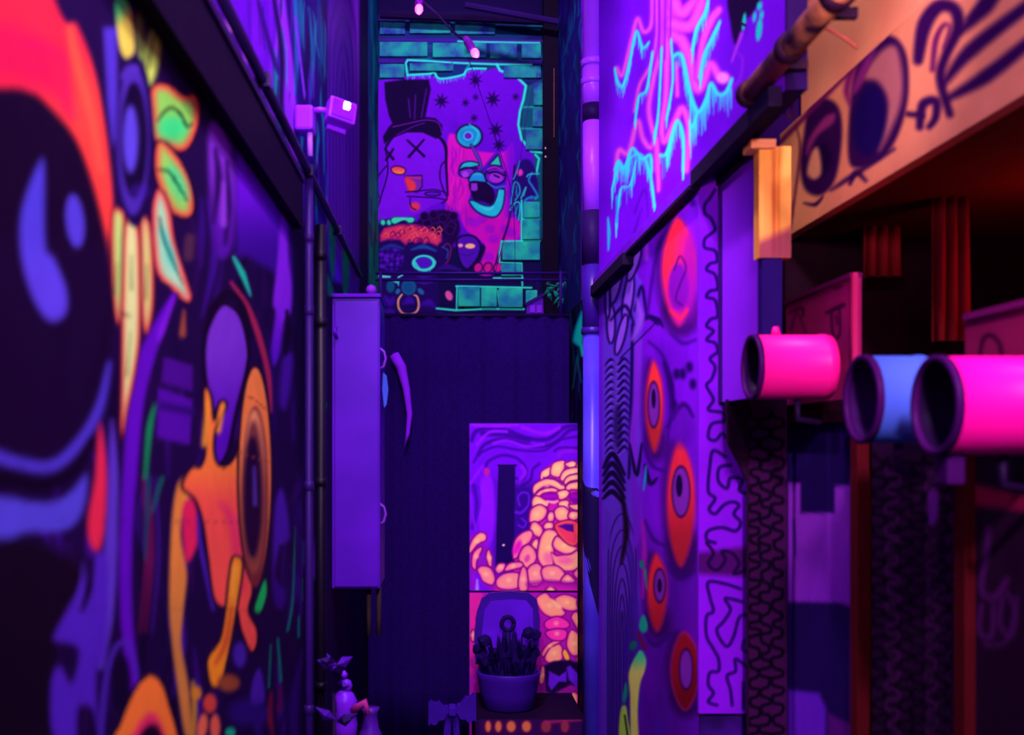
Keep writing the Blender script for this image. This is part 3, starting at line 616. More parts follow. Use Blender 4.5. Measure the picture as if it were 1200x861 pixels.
# ---- upper right wall: tentacles with glowing drips
u = T(660, 0, 4.304); v = T(660, 180, 3.588)
U = Wall(lattice_x(XR, 649, 920, 330, 2.53, 4.75, 520), (118, 8, 236))
for i in range(70):
    x = random.uniform(706, 900); y = random.uniform(-60, 300)
    U.ell(x, y, random.uniform(6, 16), random.uniform(14, 40), random.choice([(100, 2, 212), (134, 14, 246), (92, 4, 200), (128, 20, 240)]), 10, alpha=.5, rot=random.uniform(-30, 30))
U.fill(u([(760, 240), (860, 180), (1000, 0), (1120, 0), (1120, 300), (800, 800), (640, 800), (760, 560)]), (98, 8, 196), 10, alpha=.6)
PKT = (214, 58, 220)
U.motif('painted_tentacles', 'pink tentacles hung with cyan drips')
for p, w in [([(450, -60), (445, 120), (405, 160), (375, 95), (345, 200), (300, 375), (272, 345)], 5), ([(470, -60), (470, 200), (440, 330), (385, 430), (360, 560)], 4), ([(500, -60), (500, 200), (455, 400), (432, 560), (465, 720), (470, 860)], 6), ([(532, -60), (524, 250), (518, 480), (497, 640), (510, 715), (560, 620), (600, 548), (632, 640), (622, 860)], [9, 9, 7, 7, 7, 8, 9, 7, 6]),
             ([(555, -60), (556, 150), (600, 208), (640, 300), (668, 438), (700, 432), (742, 325), (790, 392), (822, 392)], [14, 16, 14, 12, 12, 10, 10, 10, 9]), ([(560, 10), (600, 66), (690, -20)], [14, 15, 10]), ([(550, 120), (640, 132), (690, 40), (700, -20)], [14, 14, 12, 10]), ([(680, 390), (700, 230), (742, 110), (785, 50)], [6, 8, 10, 8]), ([(572, 320), (576, 480)], [4, 5]),
             ([(265, 880), (280, 760), (330, 770), (375, 612), (402, 700), (440, 745), (460, 700)], [5, 6, 6, 6, 6, 6, 4]), ([(470, 700), (480, 900), (480, 960)], [6, 5, 4])]:
    U.line(u(p), [a + 4 for a in w] if isinstance(w, list) else w + 4, (150, 20, 230), 3, alpha=.6)
    U.line(u(p), w, PKT, 1.8)
    U.line(u(p), [a * .4 for a in w] if isinstance(w, list) else w * .4, (234, 84, 214), 1.6, alpha=.8)
for p in [[(462, 0), (462, 180)], [(485, 0), (484, 300)], [(516, 0), (512, 300)], [(545, 0), (540, 180)]]: U.line(u(p), 1.2, (140, 10, 210), .9)
U.ell(*u([(805, 392)])[0], 7, 6.5, (240, 130, 235), 2)
CYD = (56, 236, 246)
for p, w, d in [([(260, 345), (275, 410), (300, 432), (330, 330), (360, 185), (375, 162), (402, 240), (432, 215)], 2, (3, 11)), ([(362, 620), (380, 490), (420, 450), (450, 262)], 1.7, (3, 9)), ([(555, 282), (600, 284), (640, 462), (680, 562), (720, 502), (745, 422), (780, 474), (820, 466), (850, 400)], 3.2, (6, 22)), ([(545, 200), (552, 400), (520, 600)], 1.4, (3, 8)), ([(490, 782), (520, 772), (560, 642), (582, 612), (606, 690), (604, 860)], 2.6, (6, 18)),
                ([(260, 855), (280, 812), (310, 842), (345, 752), (375, 772), (400, 802), (440, 782), (446, 860)], 2.4, (5, 18)), ([(690, 392), (710, 280), (750, 192), (790, 110)], 2.6, (5, 13)), ([(650, 252), (670, 150), (715, 62), (735, -20)], 2.2, (4, 12)), ([(458, 692), (480, 560), (497, 240)], 1.8, (3, 8)), ([(638, 610), (650, 640), (676, 570)], 2, (8, 26))]:
    U.drips(u(p), w + .8, CYD, (d[0] * 1.2, d[1] * 1.3), 2.6)
for p in ([(205, 150), (230, 40), (250, 62), (290, 12), (320, 2), (350, 30), (372, 110), (386, 225)], [(222, 300), (240, 152), (280, 132), (305, 30)]): U.drips(v(p), 1.8, CYD, (4, 18), 3)
U.line(v([(188, 270), (192, 330), (190, 405)]), [2, 4.4, 2], (40, 190, 235), .9); U.line(v([(225, 180), (226, 290)]), [2.6, 2], (40, 150, 235), .9)
U.motif(None)
for p in ([(300, 250), (345, 150), (360, 330)], [(440, 200), (430, 290), (450, 180)], [(330, 230), (300, 330)]): U.line(v(p), [1.5, 3, 1.5], (76, 6, 170), 1.6, alpha=.8)
U.fill(u([(838, -40), (1000, -40), (960, 60), (915, 110), (872, 225), (845, 130)]), (22, 4, 50), 2)
for cx, cy, rx, ry in [(990, 30, 3, 5), (988, 150, 3.4, 13), (965, 85, 2, 6), (912, 110, 2, 10), (1000, 75, 2.4, 5)]: U.ell(*u([(cx, cy)])[0], rx, ry, (24, 200, 190), 1, rot=6)
U.line(u([(900, 170), (850, 310)]), [4, 2], (170, 50, 220), 1.5); U.line(u([(870, 260), (905, 300), (890, 400), (850, 440)]), 2, (140, 30, 220), 1.5)
U.fill([(648, -400), (681, -400), (681, 420), (648, 420)], (24, 10, 104), 1, smooth=False)
for i in range(80):
    x = random.uniform(653, 681); y = random.uniform(-20, 330)
    U.line([(x, y), (x + random.uniform(-3, 3), y + random.uniform(8, 20)), (x + random.uniform(-3, 3), y + random.uniform(20, 40))], [.6, 2, .6], random.choice([(14, 60, 150), (10, 80, 140), (18, 8, 70), (10, 100, 140), (14, 6, 54), (40, 14, 140)]), .9, alpha=.75)
U.build('mural_ground', wall_upper, M_paint, 'bright purple painted ground')

# ---- lower right wall: column of red eyes
w4 = T(660, 400, 3.588); w6 = T(660, 620, 3.573)
R = Wall(lattice_x(XR, 649, 819, 220, 0.0, 2.53, 560), (118, 10, 218))
R.fill([(640, 300), (690, 300), (690, 1000), (640, 1000)], (12, 3, 40), 2, smooth=False)
for i in range(36):
    x = random.uniform(652, 682); y = random.uniform(330, 500)
    R.line([(x, y), (x + random.uniform(-3, 3), y + 18), (x, y + 34)], [.5, 1.8, .5], random.choice([(10, 80, 120), (14, 40, 110), (40, 10, 120), (10, 110, 110)]), .9, alpha=.7)
R.fill([(683, 364), (676, 376), (671, 394), (672, 402), (683, 404)], (14, 214, 196), 1.2, rim=((10, 130, 170), 4))
R.line([(681, 404), (683, 416)], 4, (14, 210, 180), 1)
R.line([(676, 418), (674, 438), (671, 455)], 1.4, (10, 96, 110), .9); R.line([(676, 420), (681, 448)], 1.4, (10, 96, 110), .9)
for i in range(60):
    x = random.uniform(750, 818); y = random.uniform(200, 900)
    R.ell(x, y, random.uniform(4, 10), random.uniform(14, 50), random.choice([(100, 8, 195), (130, 14, 235), (86, 4, 180), (140, 10, 214)]), 7, alpha=.5, rot=random.uniform(-15, 15))
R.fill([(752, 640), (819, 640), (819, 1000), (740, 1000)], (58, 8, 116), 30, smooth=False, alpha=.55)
# striped figure at the left of the wall
R.motif('painted_stripes', 'violet figure built of dark looping stripes')
R.fill([(706, 330), (730, 290), (752, 330), (752, 560), (745, 640), (752, 720), (740, 900), (704, 900)], (104, 46, 222), 2, smooth=False)
for bx, by, brx, bry, rot in [(722, 330, 6, 26, 12), (736, 350, 6, 30, 8), (716, 380, 5, 22, 0), (728, 392, 5, 24, 14), (743, 310, 5, 20, 20), (712, 352, 3, 20, 0)]:
    R.ell(bx, by, brx, bry, (146, 72, 240), 2.5, rot=rot, out=((26, 5, 96), 2.6))
for k in range(13):
    y = 424 + k * 8.6
    R.line([(709, y + 4), (716, y - 3), (723, y + 4), (731, y - 4), (738, y + 2)], [1, 3.4, 2, 3.6, 1], (22, 5, 84), .9)
    R.line([(712, y + 5), (718, y), (725, y + 6), (732, y)], [.6, 1.6, 1, .6], (140, 84, 240), .8)
R.line([(741, 380), (740, 480), (737, 560)], [3, 5, 3], (24, 5, 90), 1.4)
for k in range(7):
    hw = 1.5 + k * 2.5; pk = 716 - k * 19
    R.line([(729 - hw, 900), (729 - hw, pk + 70), (729 - hw * .75, pk + 20), (729, pk), (729 + hw * .75, pk + 20), (729 + hw, pk + 70), (729 + hw, 900)], 1.3, (22, 5, 84), .7)
for k in range(5):
    R.line([(707, 548 + k * 9), (718, 532 + k * 11), (732, 556 + k * 9)], [3, 6.5, 3], (14, 3, 50), 1)
R.ell(724, 500, 5, 26, (18, 4, 60), 2, alpha=.6)
R.line([(748, 400), (746, 470), (742, 520), (746, 552)], [7, 9, 10, 4], (136, 34, 232), 2); R.line([(738, 520), (746, 556), (752, 520)], [2, 5, 2], (18, 4, 60), 1.2)
R.line([(742, 560), (748, 600), (744, 640)], [6, 14, 5], (118, 24, 220), 2.5); R.line([(712, 600), (712, 640)], [5, 7], (100, 40, 215), 2)
R.line([(738, 640), (748, 760), (744, 860)], [5, 8, 6], (74, 24, 180), 3)
R.line([(728, 575), (734, 620), (728, 660)], [3, 7, 3], INK, 2)
for p in ([(300, 660), (330, 560), (350, 680)], [(200, 700), (260, 640), (300, 720)], [(290, 770), (350, 690), (400, 720)]): R.line(v(p), [2, 4.5, 2], (24, 4, 84), 1.4)
R.line(v([(310, 610), (325, 700), (290, 780)]), [3, 9, 3], (150, 70, 240), 2.5)
R.line(v([(240, 860), (330, 770), (400, 700)]), 1.4, (20, 4, 70), .8)
R.motif(None)
R.line(v([(345, 320), (420, 240), (480, 190)]), [10, 14, 8], (120, 16, 214), 4); R.line(v([(390, 460), (405, 380), (440, 320)]), [2, 5, 2], (50, 6, 120), 1.6); R.line(v([(350, 360), (350, 440)]), [3, 6], (150, 40, 225), 2)
R.line(v([(530, 150), (545, 210)]), [3, 7], (60, 6, 140), 2)
R.line(v([(360, 680), (400, 700), (420, 730)]), [3, 6, 1], (26, 4, 80), 1.4)
def eye(cx, cy, rx, ry, col, iris, pupil, dark=(40, 4, 70), col2=None):
    R.motif('painted_eye', 'red almond eye among violet skin')
    R.ell(cx + 2, cy + ry * .75, rx + 2, ry * .45, dark, 5, alpha=.7); R.ell(cx - rx * .6, cy - ry * .1, rx * .8, ry * .95, dark, 4, alpha=.55)
    sh = [(cx - rx * .1, cy - ry), (cx + rx * .75, cy - ry * .6), (cx + rx, cy), (cx + rx * .7, cy + ry * .6), (cx, cy + ry), (cx - rx * .7, cy + ry * .62), (cx - rx, cy), (cx - rx * .75, cy - ry * .6)]
    R.fill(sh, col, 3, grad=(col2 or tuple(int(q * .78) for q in col), (cx - rx * .3, cy - ry * .2), (cx + rx, cy + ry * .5)), rim=((200, 30, 90), 3))
    if iris:
        x, y, a, b = iris; R.ell(x, y, a + 1.6, b + 3, (50, 4, 76), 1.4); R.ell(x, y, a, b, (126, 34, 176), 1.4)
    if pupil:
        x, y, a, b = pupil; R.ell(x, y, a, b, (24, 3, 60), 1.2)
    R.motif(None)
eye(796, 318, 21, 64, (250, 34, 72), None, None, col2=(196, 14, 150))
R.ell(808, 322, 13, 52, (140, 8, 176), 9, alpha=.75); R.ell(795, 336, 12, 27, (120, 8, 168), 2.5); R.line([(790, 316), (797, 300), (804, 314), (798, 330), (792, 350), (800, 358)], 2, (70, 4, 110), 1.2); R.line([(786, 364), (797, 372), (806, 362)], [2, 4, 2], (250, 40, 60), 2)
eye(767, 476, 11, 54, (255, 48, 58), (766, 474, 6, 25), (766, 467, 2.5, 11))
eye(798, 590, 17, 74, (236, 36, 66), (798, 576, 9.6, 28), (796, 569, 3.8, 13))
eye(770, 694, 12, 46, (240, 34, 62), (773, 686, 6, 18), (773, 686, 2.6, 8))
eye(803, 786, 17, 46, (150, 16, 40), (804, 784, 7, 22), None)
for x, y in [(793, 438), (808, 430), (812, 450), (800, 438), (790, 475)]: R.ell(x, y, 4, 6, (34, 3, 90), 2.5)
R.line([(779, 425), (786, 450), (790, 490)], [4, 7, 2], (34, 3, 80), 2); R.line([(782, 500), (800, 474), (812, 488)], [3, 6, 3], (40, 3, 100), 2); R.ell(798, 500, 14, 24, (84, 8, 160), 6, alpha=.6)
R.line([(756, 545), (762, 566), (770, 560)], [3, 6, 2], (24, 3, 70), 1.4); R.line([(757, 546), (756, 560), (754, 574)], [1.5, 3.4, 2], (24, 140, 190), 1)
R.line([(753, 610), (755, 650), (753, 700)], [3, 6, 3], (170, 20, 190), 2)
R.ell(752, 661, 3, 5, (20, 130, 120), 1.4); R.line([(756, 668), (758, 690)], [3, 1], (20, 150, 120), 1); R.fill([(749, 730), (754, 720), (759, 732), (756, 742), (750, 738)], (24, 170, 150), 1.2); R.ell(742, 756, 4, 6, (16, 110, 110), 1.6, rot=30); R.line([(748, 742), (756, 760)], 5, (110, 20, 90), 1.6)
for p, w in [([(760, 400), (778, 420), (786, 470), (782, 520)], [2, 4, 4, 1]), ([(754, 520), (764, 545), (780, 552)], [2, 5, 2]), ([(786, 390), (800, 402), (815, 398)], [2, 5, 3]), ([(756, 610), (766, 632), (782, 640)], [2, 5, 2]), ([(784, 660), (796, 676), (814, 668)], [3, 7, 3]), ([(756, 742), (768, 756), (786, 742)], [2, 6, 3]), ([(770, 290), (764, 330), (758, 372)], [2, 4, 2]), ([(812, 230), (790, 250), (776, 280)], [2, 4, 2])]:
    R.line(p, w, (48, 4, 116), 2.2, alpha=.85)
R.motif('painted_flame', 'yellow and mint paint drip low on the wall')
R.fill(w6([(310, 520), (330, 510), (347, 545), (342, 590), (322, 650), (312, 760), (315, 900), (285, 900), (280, 700), (275, 600)]), (236, 232, 116), 1.4, grad=((70, 226, 160), (0, 790), (0, 765)))
R.fill(w6([(240, 760), (262, 740), (272, 800), (285, 900), (235, 900)]), (190, 226, 90), 1.3); R.fill(w6([(262, 640), (270, 680), (255, 730), (248, 700)]), (24, 150, 140), 1.2); R.line(w6([(258, 780), (275, 900)]), 2, (20, 40, 40), 1)
R.motif(None)
R.ell(*w6([(400, 830)])[0], 9, 8, (76, 14, 170), 3); R.line([(738, 700), (732, 780)], [3, 5], (60, 18, 170), 2)
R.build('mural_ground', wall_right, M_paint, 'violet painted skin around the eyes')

# ---- painted boards beside the stall
def meander(W, x0, x1, y0, y1, n, wid, col, step=9, soft=.9):
    for i in range(n):
        x, y = random.uniform(x0, x1), random.uniform(y0, y1); a = random.uniform(0, 6.28); pts = [(x, y)]
        for k in range(random.randint(8, 16)):
            a += random.choice([-1.5, -.8, .8, 1.5]); x = min(max(x + step * math.cos(a), x0), x1); y = min(max(y + step * math.sin(a), y0), y1); pts.append((x, y))
        W.line(pts, wid, col, soft)
def wiggle(W, cols, y0, y1, amp, wid, col, soft):
    for cx in cols:
        y = y0 + random.uniform(0, 12); sg = random.choice((-1, 1)); pts = []
        while y < y1:
            a = amp * random.uniform(.7, 1.25); h = random.uniform(5, 10)
            pts += [(cx + sg * a, y), (cx + sg * a * random.uniform(.6, 1.1), y + h)]; y += h + random.uniform(2, 5); sg = -sg
        for i in range(0, len(pts), 14): W.line(pts[i:i + 15], wid, col, soft)
BY = 3.02
a, b = at(818, 835, BY), at(876, 203, BY)
board = tag(box('maze_board', a.x, b.x, BY - 0.004, BY + 0.008, a.z, b.z, mat('violet_board', (110, 20, 205))), 'tall bright purple board covered in black squiggle lines', 'board')
W = Wall(lattice_y(BY - 0.008, a.x, b.x, 75, a.z, b.z, 420), (128, 14, 226))
W.line([(838, 222), (832, 232), (826, 240), (826, 250), (833, 256), (838, 268), (833, 274), (826, 280), (826, 290), (838, 294), (840, 306), (832, 309), (828, 316), (838, 322), (841, 338), (832, 341), (828, 348), (838, 352), (841, 370), (833, 374), (828, 382), (836, 388), (828, 398), (838, 402), (841, 412), (832, 420), (838, 430), (834, 444), (828, 452), (836, 468), (830, 480), (848, 484), (848, 494)], 4.0, (40, 4, 104), .9)
W.line([(848, 494), (834, 497), (830, 512), (838, 516), (846, 508), (850, 512)], 4, (40, 4, 106), .9)
W.line([(850, 535), (836, 528), (832, 545), (830, 575), (838, 584), (831, 596), (838, 602), (848, 592), (858, 588), (866, 592), (860, 602), (868, 612), (862, 622), (846, 618), (830, 622), (828, 632), (838, 636)], 4.2, (40, 4, 106), .9)
W.line([(856, 545), (843, 548), (842, 564), (852, 572), (856, 560), (870, 562), (866, 574), (874, 578)], 4.2, (40, 4, 106), .9)
W.line([(868, 690), (850, 684), (830, 682), (832, 700), (836, 716), (828, 722), (828, 745), (836, 760), (842, 772), (842, 786), (832, 788), (830, 802), (836, 812), (830, 822), (840, 826)], 4.2, (44, 4, 110), .9)
W.line([(870, 705), (850, 701), (856, 714), (848, 728), (840, 738), (846, 752), (853, 757), (860, 745), (866, 724), (874, 720)], 4.2, (44, 4, 110), .9)
W.line([(876, 782), (862, 772), (862, 786), (852, 792), (856, 808), (858, 826)], 4.2, (44, 4, 110), .9); W.line([(872, 750), (870, 760), (876, 764)], 4, (44, 4, 110), .9); W.line([(871, 800), (871, 830)], 4, (44, 4, 110), .9)
W.fill([(816, 648), (880, 640), (880, 676), (816, 672)], (70, 8, 100), 4, smooth=False)  # shadow band across the board, painted as a darker strip
W.line([(828, 636), (836, 648), (830, 660), (840, 668), (850, 656), (846, 646), (858, 648), (866, 660), (860, 672), (874, 668)], 4, (30, 4, 62), .9)
W.build('squiggle_face', board, M_paint)
# shaded part of the maze board, built as a darker panel in front
DY = 2.92
pts = [at(851, 468, DY), at(922, 462, DY), at(922, 905, DY), at(876, 905, DY), at(876, 566, DY), at(868, 548, DY), at(853, 520, DY)]
dark = tag(prism('squiggle_panel', pts, 0.012, mat('shaded_maroon_board', (40, 8, 44), 0.7)), 'shaded part of the purple board, built as a dark maroon squiggle panel', 'panel')
W = Wall(lattice_y(DY - .005, at(877, 0, DY).x, at(921.5, 0, DY).x, 50, at(0, 904, DY).z, at(0, 467, DY).z, 240), (58, 12, 66))
wiggle(W, [884, 897, 911], 478, 905, 5.5, 4, (14, 4, 26), 1)
W.build('squiggle_face', dark, M_paint)

# plain violet side panel under the ledge, and its orange post
PX = 0.815
y0, y1 = on_x(841, PX), on_x(890, PX)
sp = thing('side_panel', 'plain pale violet side panel below the orange post', 'panel', (PX, y0, 1.87))
y1 = 2.65
box('sheet', PX, PX + 0.015, y1, 3.015, 1.87, 2.505, mat('pale_violet_board', (122, 20, 212), 0.7, scale=3), sp)
box('top_trim', PX - 0.012, PX + 0.02, y1, 3.015, 2.505, 2.53, M_darkwood, sp, 0.003)
box('edge_strip', PX - 0.006, PX + 0.02, 2.985, 3.012, 1.87, 2.505, mat('dark_violet', (44, 6, 96)), sp)
OY = 2.60
op = thing('orange_post', 'orange dripping painted post end with square cap', 'post', at(905, 300, OY))
W = Wall(lattice_y(OY - 0.006, at(889, 0, OY).x, at(926, 0, OY).x, 50, at(0, 302, OY).z, at(0, 172, OY).z, 110), (255, 160, 84))
for k in range(9):
    x = random.uniform(890, 925); W.line([(x, 170), (x + random.uniform(-3, 3), 230), (x, 300)], [1, 3, 1], random.choice([(214, 96, 40), (255, 176, 90), (190, 70, 50), (232, 120, 40)]), 1.5, alpha=.6)
W.fill([(885, 285), (930, 265), (930, 305), (885, 305)], (120, 30, 90), 5, smooth=False, alpha=.7)
W.build('drip_face', op, M_paint)
a, b = at(889, 302, OY), at(926, 172, OY)
box('body', a.x, b.x, OY - .003, OY + .04, a.z, b.z, mat('orange_paint', (236, 140, 64)), op)
a, b = at(877, 176, OY), at(907, 165, OY)
box('cap', a.x, b.x, OY - .02, OY + .05, a.z, b.z, mat('salmon_paint', (240, 140, 110)), op, 0.003)
box('navy_strip', at(893, 0, 2.6).x, at(916, 0, 2.6).x, 2.60, 2.63, at(0, 395, 2.6).z, at(0, 302, 2.6).z, mat('navy_paint', (34, 6, 96)), op)

# ---- the stall: fascia with painted eyes
f = T(840, 0, 2.692)
FX = 1.0
fas = tag(box('stall_fascia', FX + .004, FX + .03, 0.5, 3.03, 2.35, 2.665, mat('tan_board', (206, 120, 90))), 'salmon orange stall signboard painted with staring purple eyes', 'signboard')
W = Wall(lattice_x(FX, 914, 1330, 230, 2.35, 2.665, 90), (226, 126, 104))
W.fill([(910, 140), (960, 110), (960, 290), (910, 290)], (246, 150, 108), 14, smooth=False, alpha=.8)
DP = (48, 6, 74)
W.motif('painted_eye', 'smaller drooping purple eye on the signboard')
W.fill(f([(290, 340), (340, 310), (385, 340), (395, 430), (375, 560), (330, 615), (280, 600), (262, 520), (275, 420)]), DP, 2.5)
W.fill(f([(290, 440), (340, 370), (372, 360), (365, 390), (315, 430), (285, 490)]), (150, 40, 120), 3); W.ell(*f([(335, 500)])[0], 10, 18, (30, 4, 60), 3); W.fill(f([(285, 545), (300, 480), (320, 470), (330, 540), (310, 565)]), (232, 140, 116), 2.5)
W.line(f([(275, 640), (310, 645), (335, 620)]), [2, 5, 2], DP, 1.4)
W.motif('painted_eye', 'larger upright purple eye on the signboard')
W.fill(f([(440, 210), (500, 130), (560, 115), (600, 180), (603, 310), (570, 430), (520, 500), (450, 530), (415, 500), (420, 330)]), DP, 2.5)
W.fill(f([(450, 250), (520, 160), (565, 150), (585, 230), (580, 330), (540, 430), (510, 470), (540, 330), (510, 260), (470, 250)]), (176, 92, 112), 4); W.fill(f([(425, 300), (450, 220), (500, 150), (460, 260)]), (130, 30, 120), 3)
W.ell(*f([(482, 380)])[0], 19, 42, (24, 5, 84), 4, rot=6)
W.motif(None)
W.line(f([(420, 330), (410, 280), (440, 190), (500, 100)]), [3, 7, 7, 3], (120, 14, 110), 3)
W.line(f([(635, 190), (655, 80), (700, 20), (750, 30), (760, 90), (720, 180), (705, 250), (735, 360)]), [12, 18, 16, 15, 13, 11, 11, 9], DP, 3)
W.line(f([(680, 220), (690, 130), (715, 80), (735, 90), (715, 150)]), [6, 7, 5, 4, 3], (96, 16, 90), 2.5)
W.line(f([(640, 400), (650, 330), (690, 320), (690, 370), (670, 400)]), [9, 11, 11, 9, 7], DP, 2.5); W.line(f([(605, 360), (650, 365)]), 7, DP, 2)
for p in ([(720, 260), (800, 160), (990, 10)], [(730, 310), (850, 240), (1000, 120)], [(770, 100), (850, 20), (900, -60)], [(800, 60), (880, -40)]): W.line(f(p), [7, 17, 14] if len(p) == 3 else [9, 14], DP, 4)
W.line(f([(240, 640), (232, 720), (262, 480), (250, 400)]), [2, 3, 3, 2], (120, 40, 70), 1.4); W.line(f([(360, 600), (420, 560), (560, 470)]), [2, 6, 3], DP, 2.5); W.line(f([(420, 580), (440, 545), (470, 570)]), [4, 7, 4], DP, 2)
W.line([(914, 167), (1070, 5)], [5, 8], (110, 14, 90), 2.5)
W.build('sign_face', fas, M_paint)
# salmon wall strip above the fascia
strip = tag(box('wall_stall_upper', FX + .05, FX + .2, 0.4, 3.0, 2.665, 4.2, mat('salmon_render', (255, 154, 128), 0.8, c2=(250, 130, 112), scale=3, var=.1)), 'salmon painted wall above the stall signboard', kind='structure')
soff = tag(box('ceiling', FX + .035, 2.2, 0.4, 3.03, 2.36, 2.42, mat('red_brown_board', (84, 18, 20), .8, scale=4)), 'red brown underside of the stall roof', kind='structure')
wst = tag(box('wall_stall', 2.1, 2.2, 0.4, 3.2, 0, 2.36, mat('stall_dark', (40, 10, 34), .9)), 'dark inner wall of the stall', kind='structure')
wse = tag(box('wall_stall_end', XR + .26, 2.2, 3.04, 3.14, 0, 2.6, mat('stall_dark_end', (34, 8, 28), .9)), 'dark end wall of the stall', kind='structure')
box('upper_infill', .81, 2.2, 3.05, 3.12, 2.62, 4.6, mat('infill_violet', (40, 6, 80), .9), wse)
# stall front below the opening
SX = 1.0
sf = tag(box('wall_stall_front', SX + .02, SX + .06, 0.5, 3.0, 0, 1.80, mat('stall_front_dark', (24, 8, 34), .85)), 'dark stall front below the serving opening', kind='structure')
W = Wall(lattice_x(SX, 923, 999, 60, 0.55, 1.82, 150), (30, 8, 80))
W.fill([(923, 566), (938, 566), (938, 601), (978, 601), (978, 570), (999, 568), (1001, 712), (985, 706), (923, 705)], (150, 44, 205), 2, smooth=False, grad=((126, 30, 190), (925, 600), (995, 700)))
W.fill([(923, 808), (960, 812), (968, 830), (968, 880), (923, 880)], (100, 24, 200), 3, smooth=False); W.fill([(970, 835), (999, 850), (999, 900), (970, 900)], (84, 14, 120), 3, smooth=False)
W.line([(930, 610), (932, 650)], 3, (80, 30, 150), 2); W.line([(998, 560), (998, 900)], 3, (120, 20, 130), 2)
W.build('violet_panel', sf, M_paint)
W = Wall(lattice_x(SX, 1022, 1132, 80, 0.7, 1.82, 130), (44, 12, 52))
wiggle(W, range(1030, 1132, 15), 530, 900, 6.5, 4.5, (16, 4, 24), 1.6); wiggle(W, [1046, 1092, 1118], 540, 880, 6, 3, (74, 22, 84), 2)
W.fill([(1088, 578), (1099, 576), (1098, 608), (1089, 612)], (110, 30, 150), 2)
W.build('squiggle_panel', sf, M_paint)
W = Wall(lattice_x(SX, 1140, 1340, 110, 0.9, 1.82, 120), (40, 10, 44))
W.fill([(1140, 568), (1205, 580), (1205, 600), (1140, 592)], (150, 16, 70), 4, smooth=False)
for p, w_ in [([(1158, 620), (1156, 650), (1150, 690), (1165, 700), (1180, 680)], 8), ([(1150, 710), (1148, 740), (1162, 745), (1164, 710)], 6), ([(1175, 700), (1172, 730), (1185, 745), (1190, 715), (1180, 695)], 6), ([(1155, 755), (1180, 750), (1192, 700)], 4)]: W.line(p, w_, (84, 22, 100), 3)
W.build('doodle_panel', sf, M_paint)
M_redpost = mat('red_post_paint', (76, 7, 20), .8)
for px, nm in ((1010, 'post'), (1136, 'post')):
    yy = on_x(px, SX); box(nm, SX - .02, SX + .015, yy - .022, yy + .022, 0.0, 1.80, M_redpost, sf, 0.004)
box('counter_edge', SX - .012, SX + .2, 0.5, 2.95, 1.80, 1.835, mat('counter_dark', (44, 6, 30)), sf, .004)

# drawn boards in the serving opening
def sign(name, label, px0, px1, z0, z1, base, draw):
    ya, yb = on_x(px1, SX), on_x(px0, SX)
    o = tag(box(name, SX + .008, SX + .024, ya, yb, z0, z1, mat(name + '_back', base)), label, 'board')
    W = Wall(lattice_x(SX + .004, px0, px1 - .5, 70, z0, z1, 60), base); draw(W); W.build('drawn_face', o, M_paint)
    box('frame_edge', SX - .002, SX + .010, ya - .014, ya, z0, z1 + .01, mat('pink_lit_edge', (220, 40, 120)), o)  # edge coloured for the pink light that falls on it
    box('top_edge', SX - .004, SX + .026, ya, yb, z1, z1 + .012, mat('plum_trim', (110, 14, 90)), o)
def draw1(W):
    g = T(840, 300, 2.87)
    W.line(g([(245, 190), (285, 175), (290, 200)]), [3, 5, 3], (90, 8, 70), 1.5); W.line(g([(250, 250), (270, 190), (300, 260)]), 2.5, (110, 10, 80), 1.4)
    W.line(g([(370, 190), (425, 165)]), [4, 6], (70, 6, 60), 1.5); W.line(g([(385, 190), (390, 260), (405, 275), (415, 250), (412, 175)]), 3, (80, 6, 66), 1.4)
    W.line(g([(395, 110), (420, 100)]), 3, (100, 8, 70), 1.4); W.line(g([(400, 200), (405, 230)]), 3, (100, 8, 70), 1.2)
sign('drawn_sign', 'pink board with drawn sleepy eyes behind the small pink lamp can', 921, 998, 1.86, 2.155, (176, 28, 116), draw1)
def draw2(W):
    W.line([(1148, 420), (1152, 398), (1162, 393), (1172, 405), (1174, 425)], [4, 5, 5, 5, 4], (46, 6, 40), 2)
sign('drawn_sign', 'dim magenta board with a drawn arch above the large pink lamp can', 1131, 1300, 1.80, 1.985, (128, 20, 76), draw2)

# hanging red drapes inside the stall
def drape(px0, px1, py0, py1, Y, label):
    a, b = at(px0, py1, Y), at(px1, py0, Y); bm = bmesh.new(); n = 40; top = []; bot = []
    for i in range(n + 1):
        t = i / n; x = a.x + (b.x - a.x) * t; d = .016 * math.sin(t * 6 * math.pi)
        top.append(bm.verts.new((x, Y + d, b.z))); bot.append(bm.verts.new((x + .008 * math.sin(t * 20), Y + d * 1.5, a.z)))
    for i in range(n): bm.faces.new((top[i], top[i + 1], bot[i + 1], bot[i]))
    o = obj('drape', bm, mat('red_cloth', (130, 18, 34), .8), None, True)
    s = o.modifiers.new('thickness', 'SOLIDIFY'); s.thickness = .004
    return tag(o, label, 'drape')
drape(1012, 1052, 238, 325, 2.9, 'short red cloth hanging under the stall roof nearest the pink board')
drape(1092, 1132, 215, 400, 2.55, 'long red cloth hanging deeper in the stall')

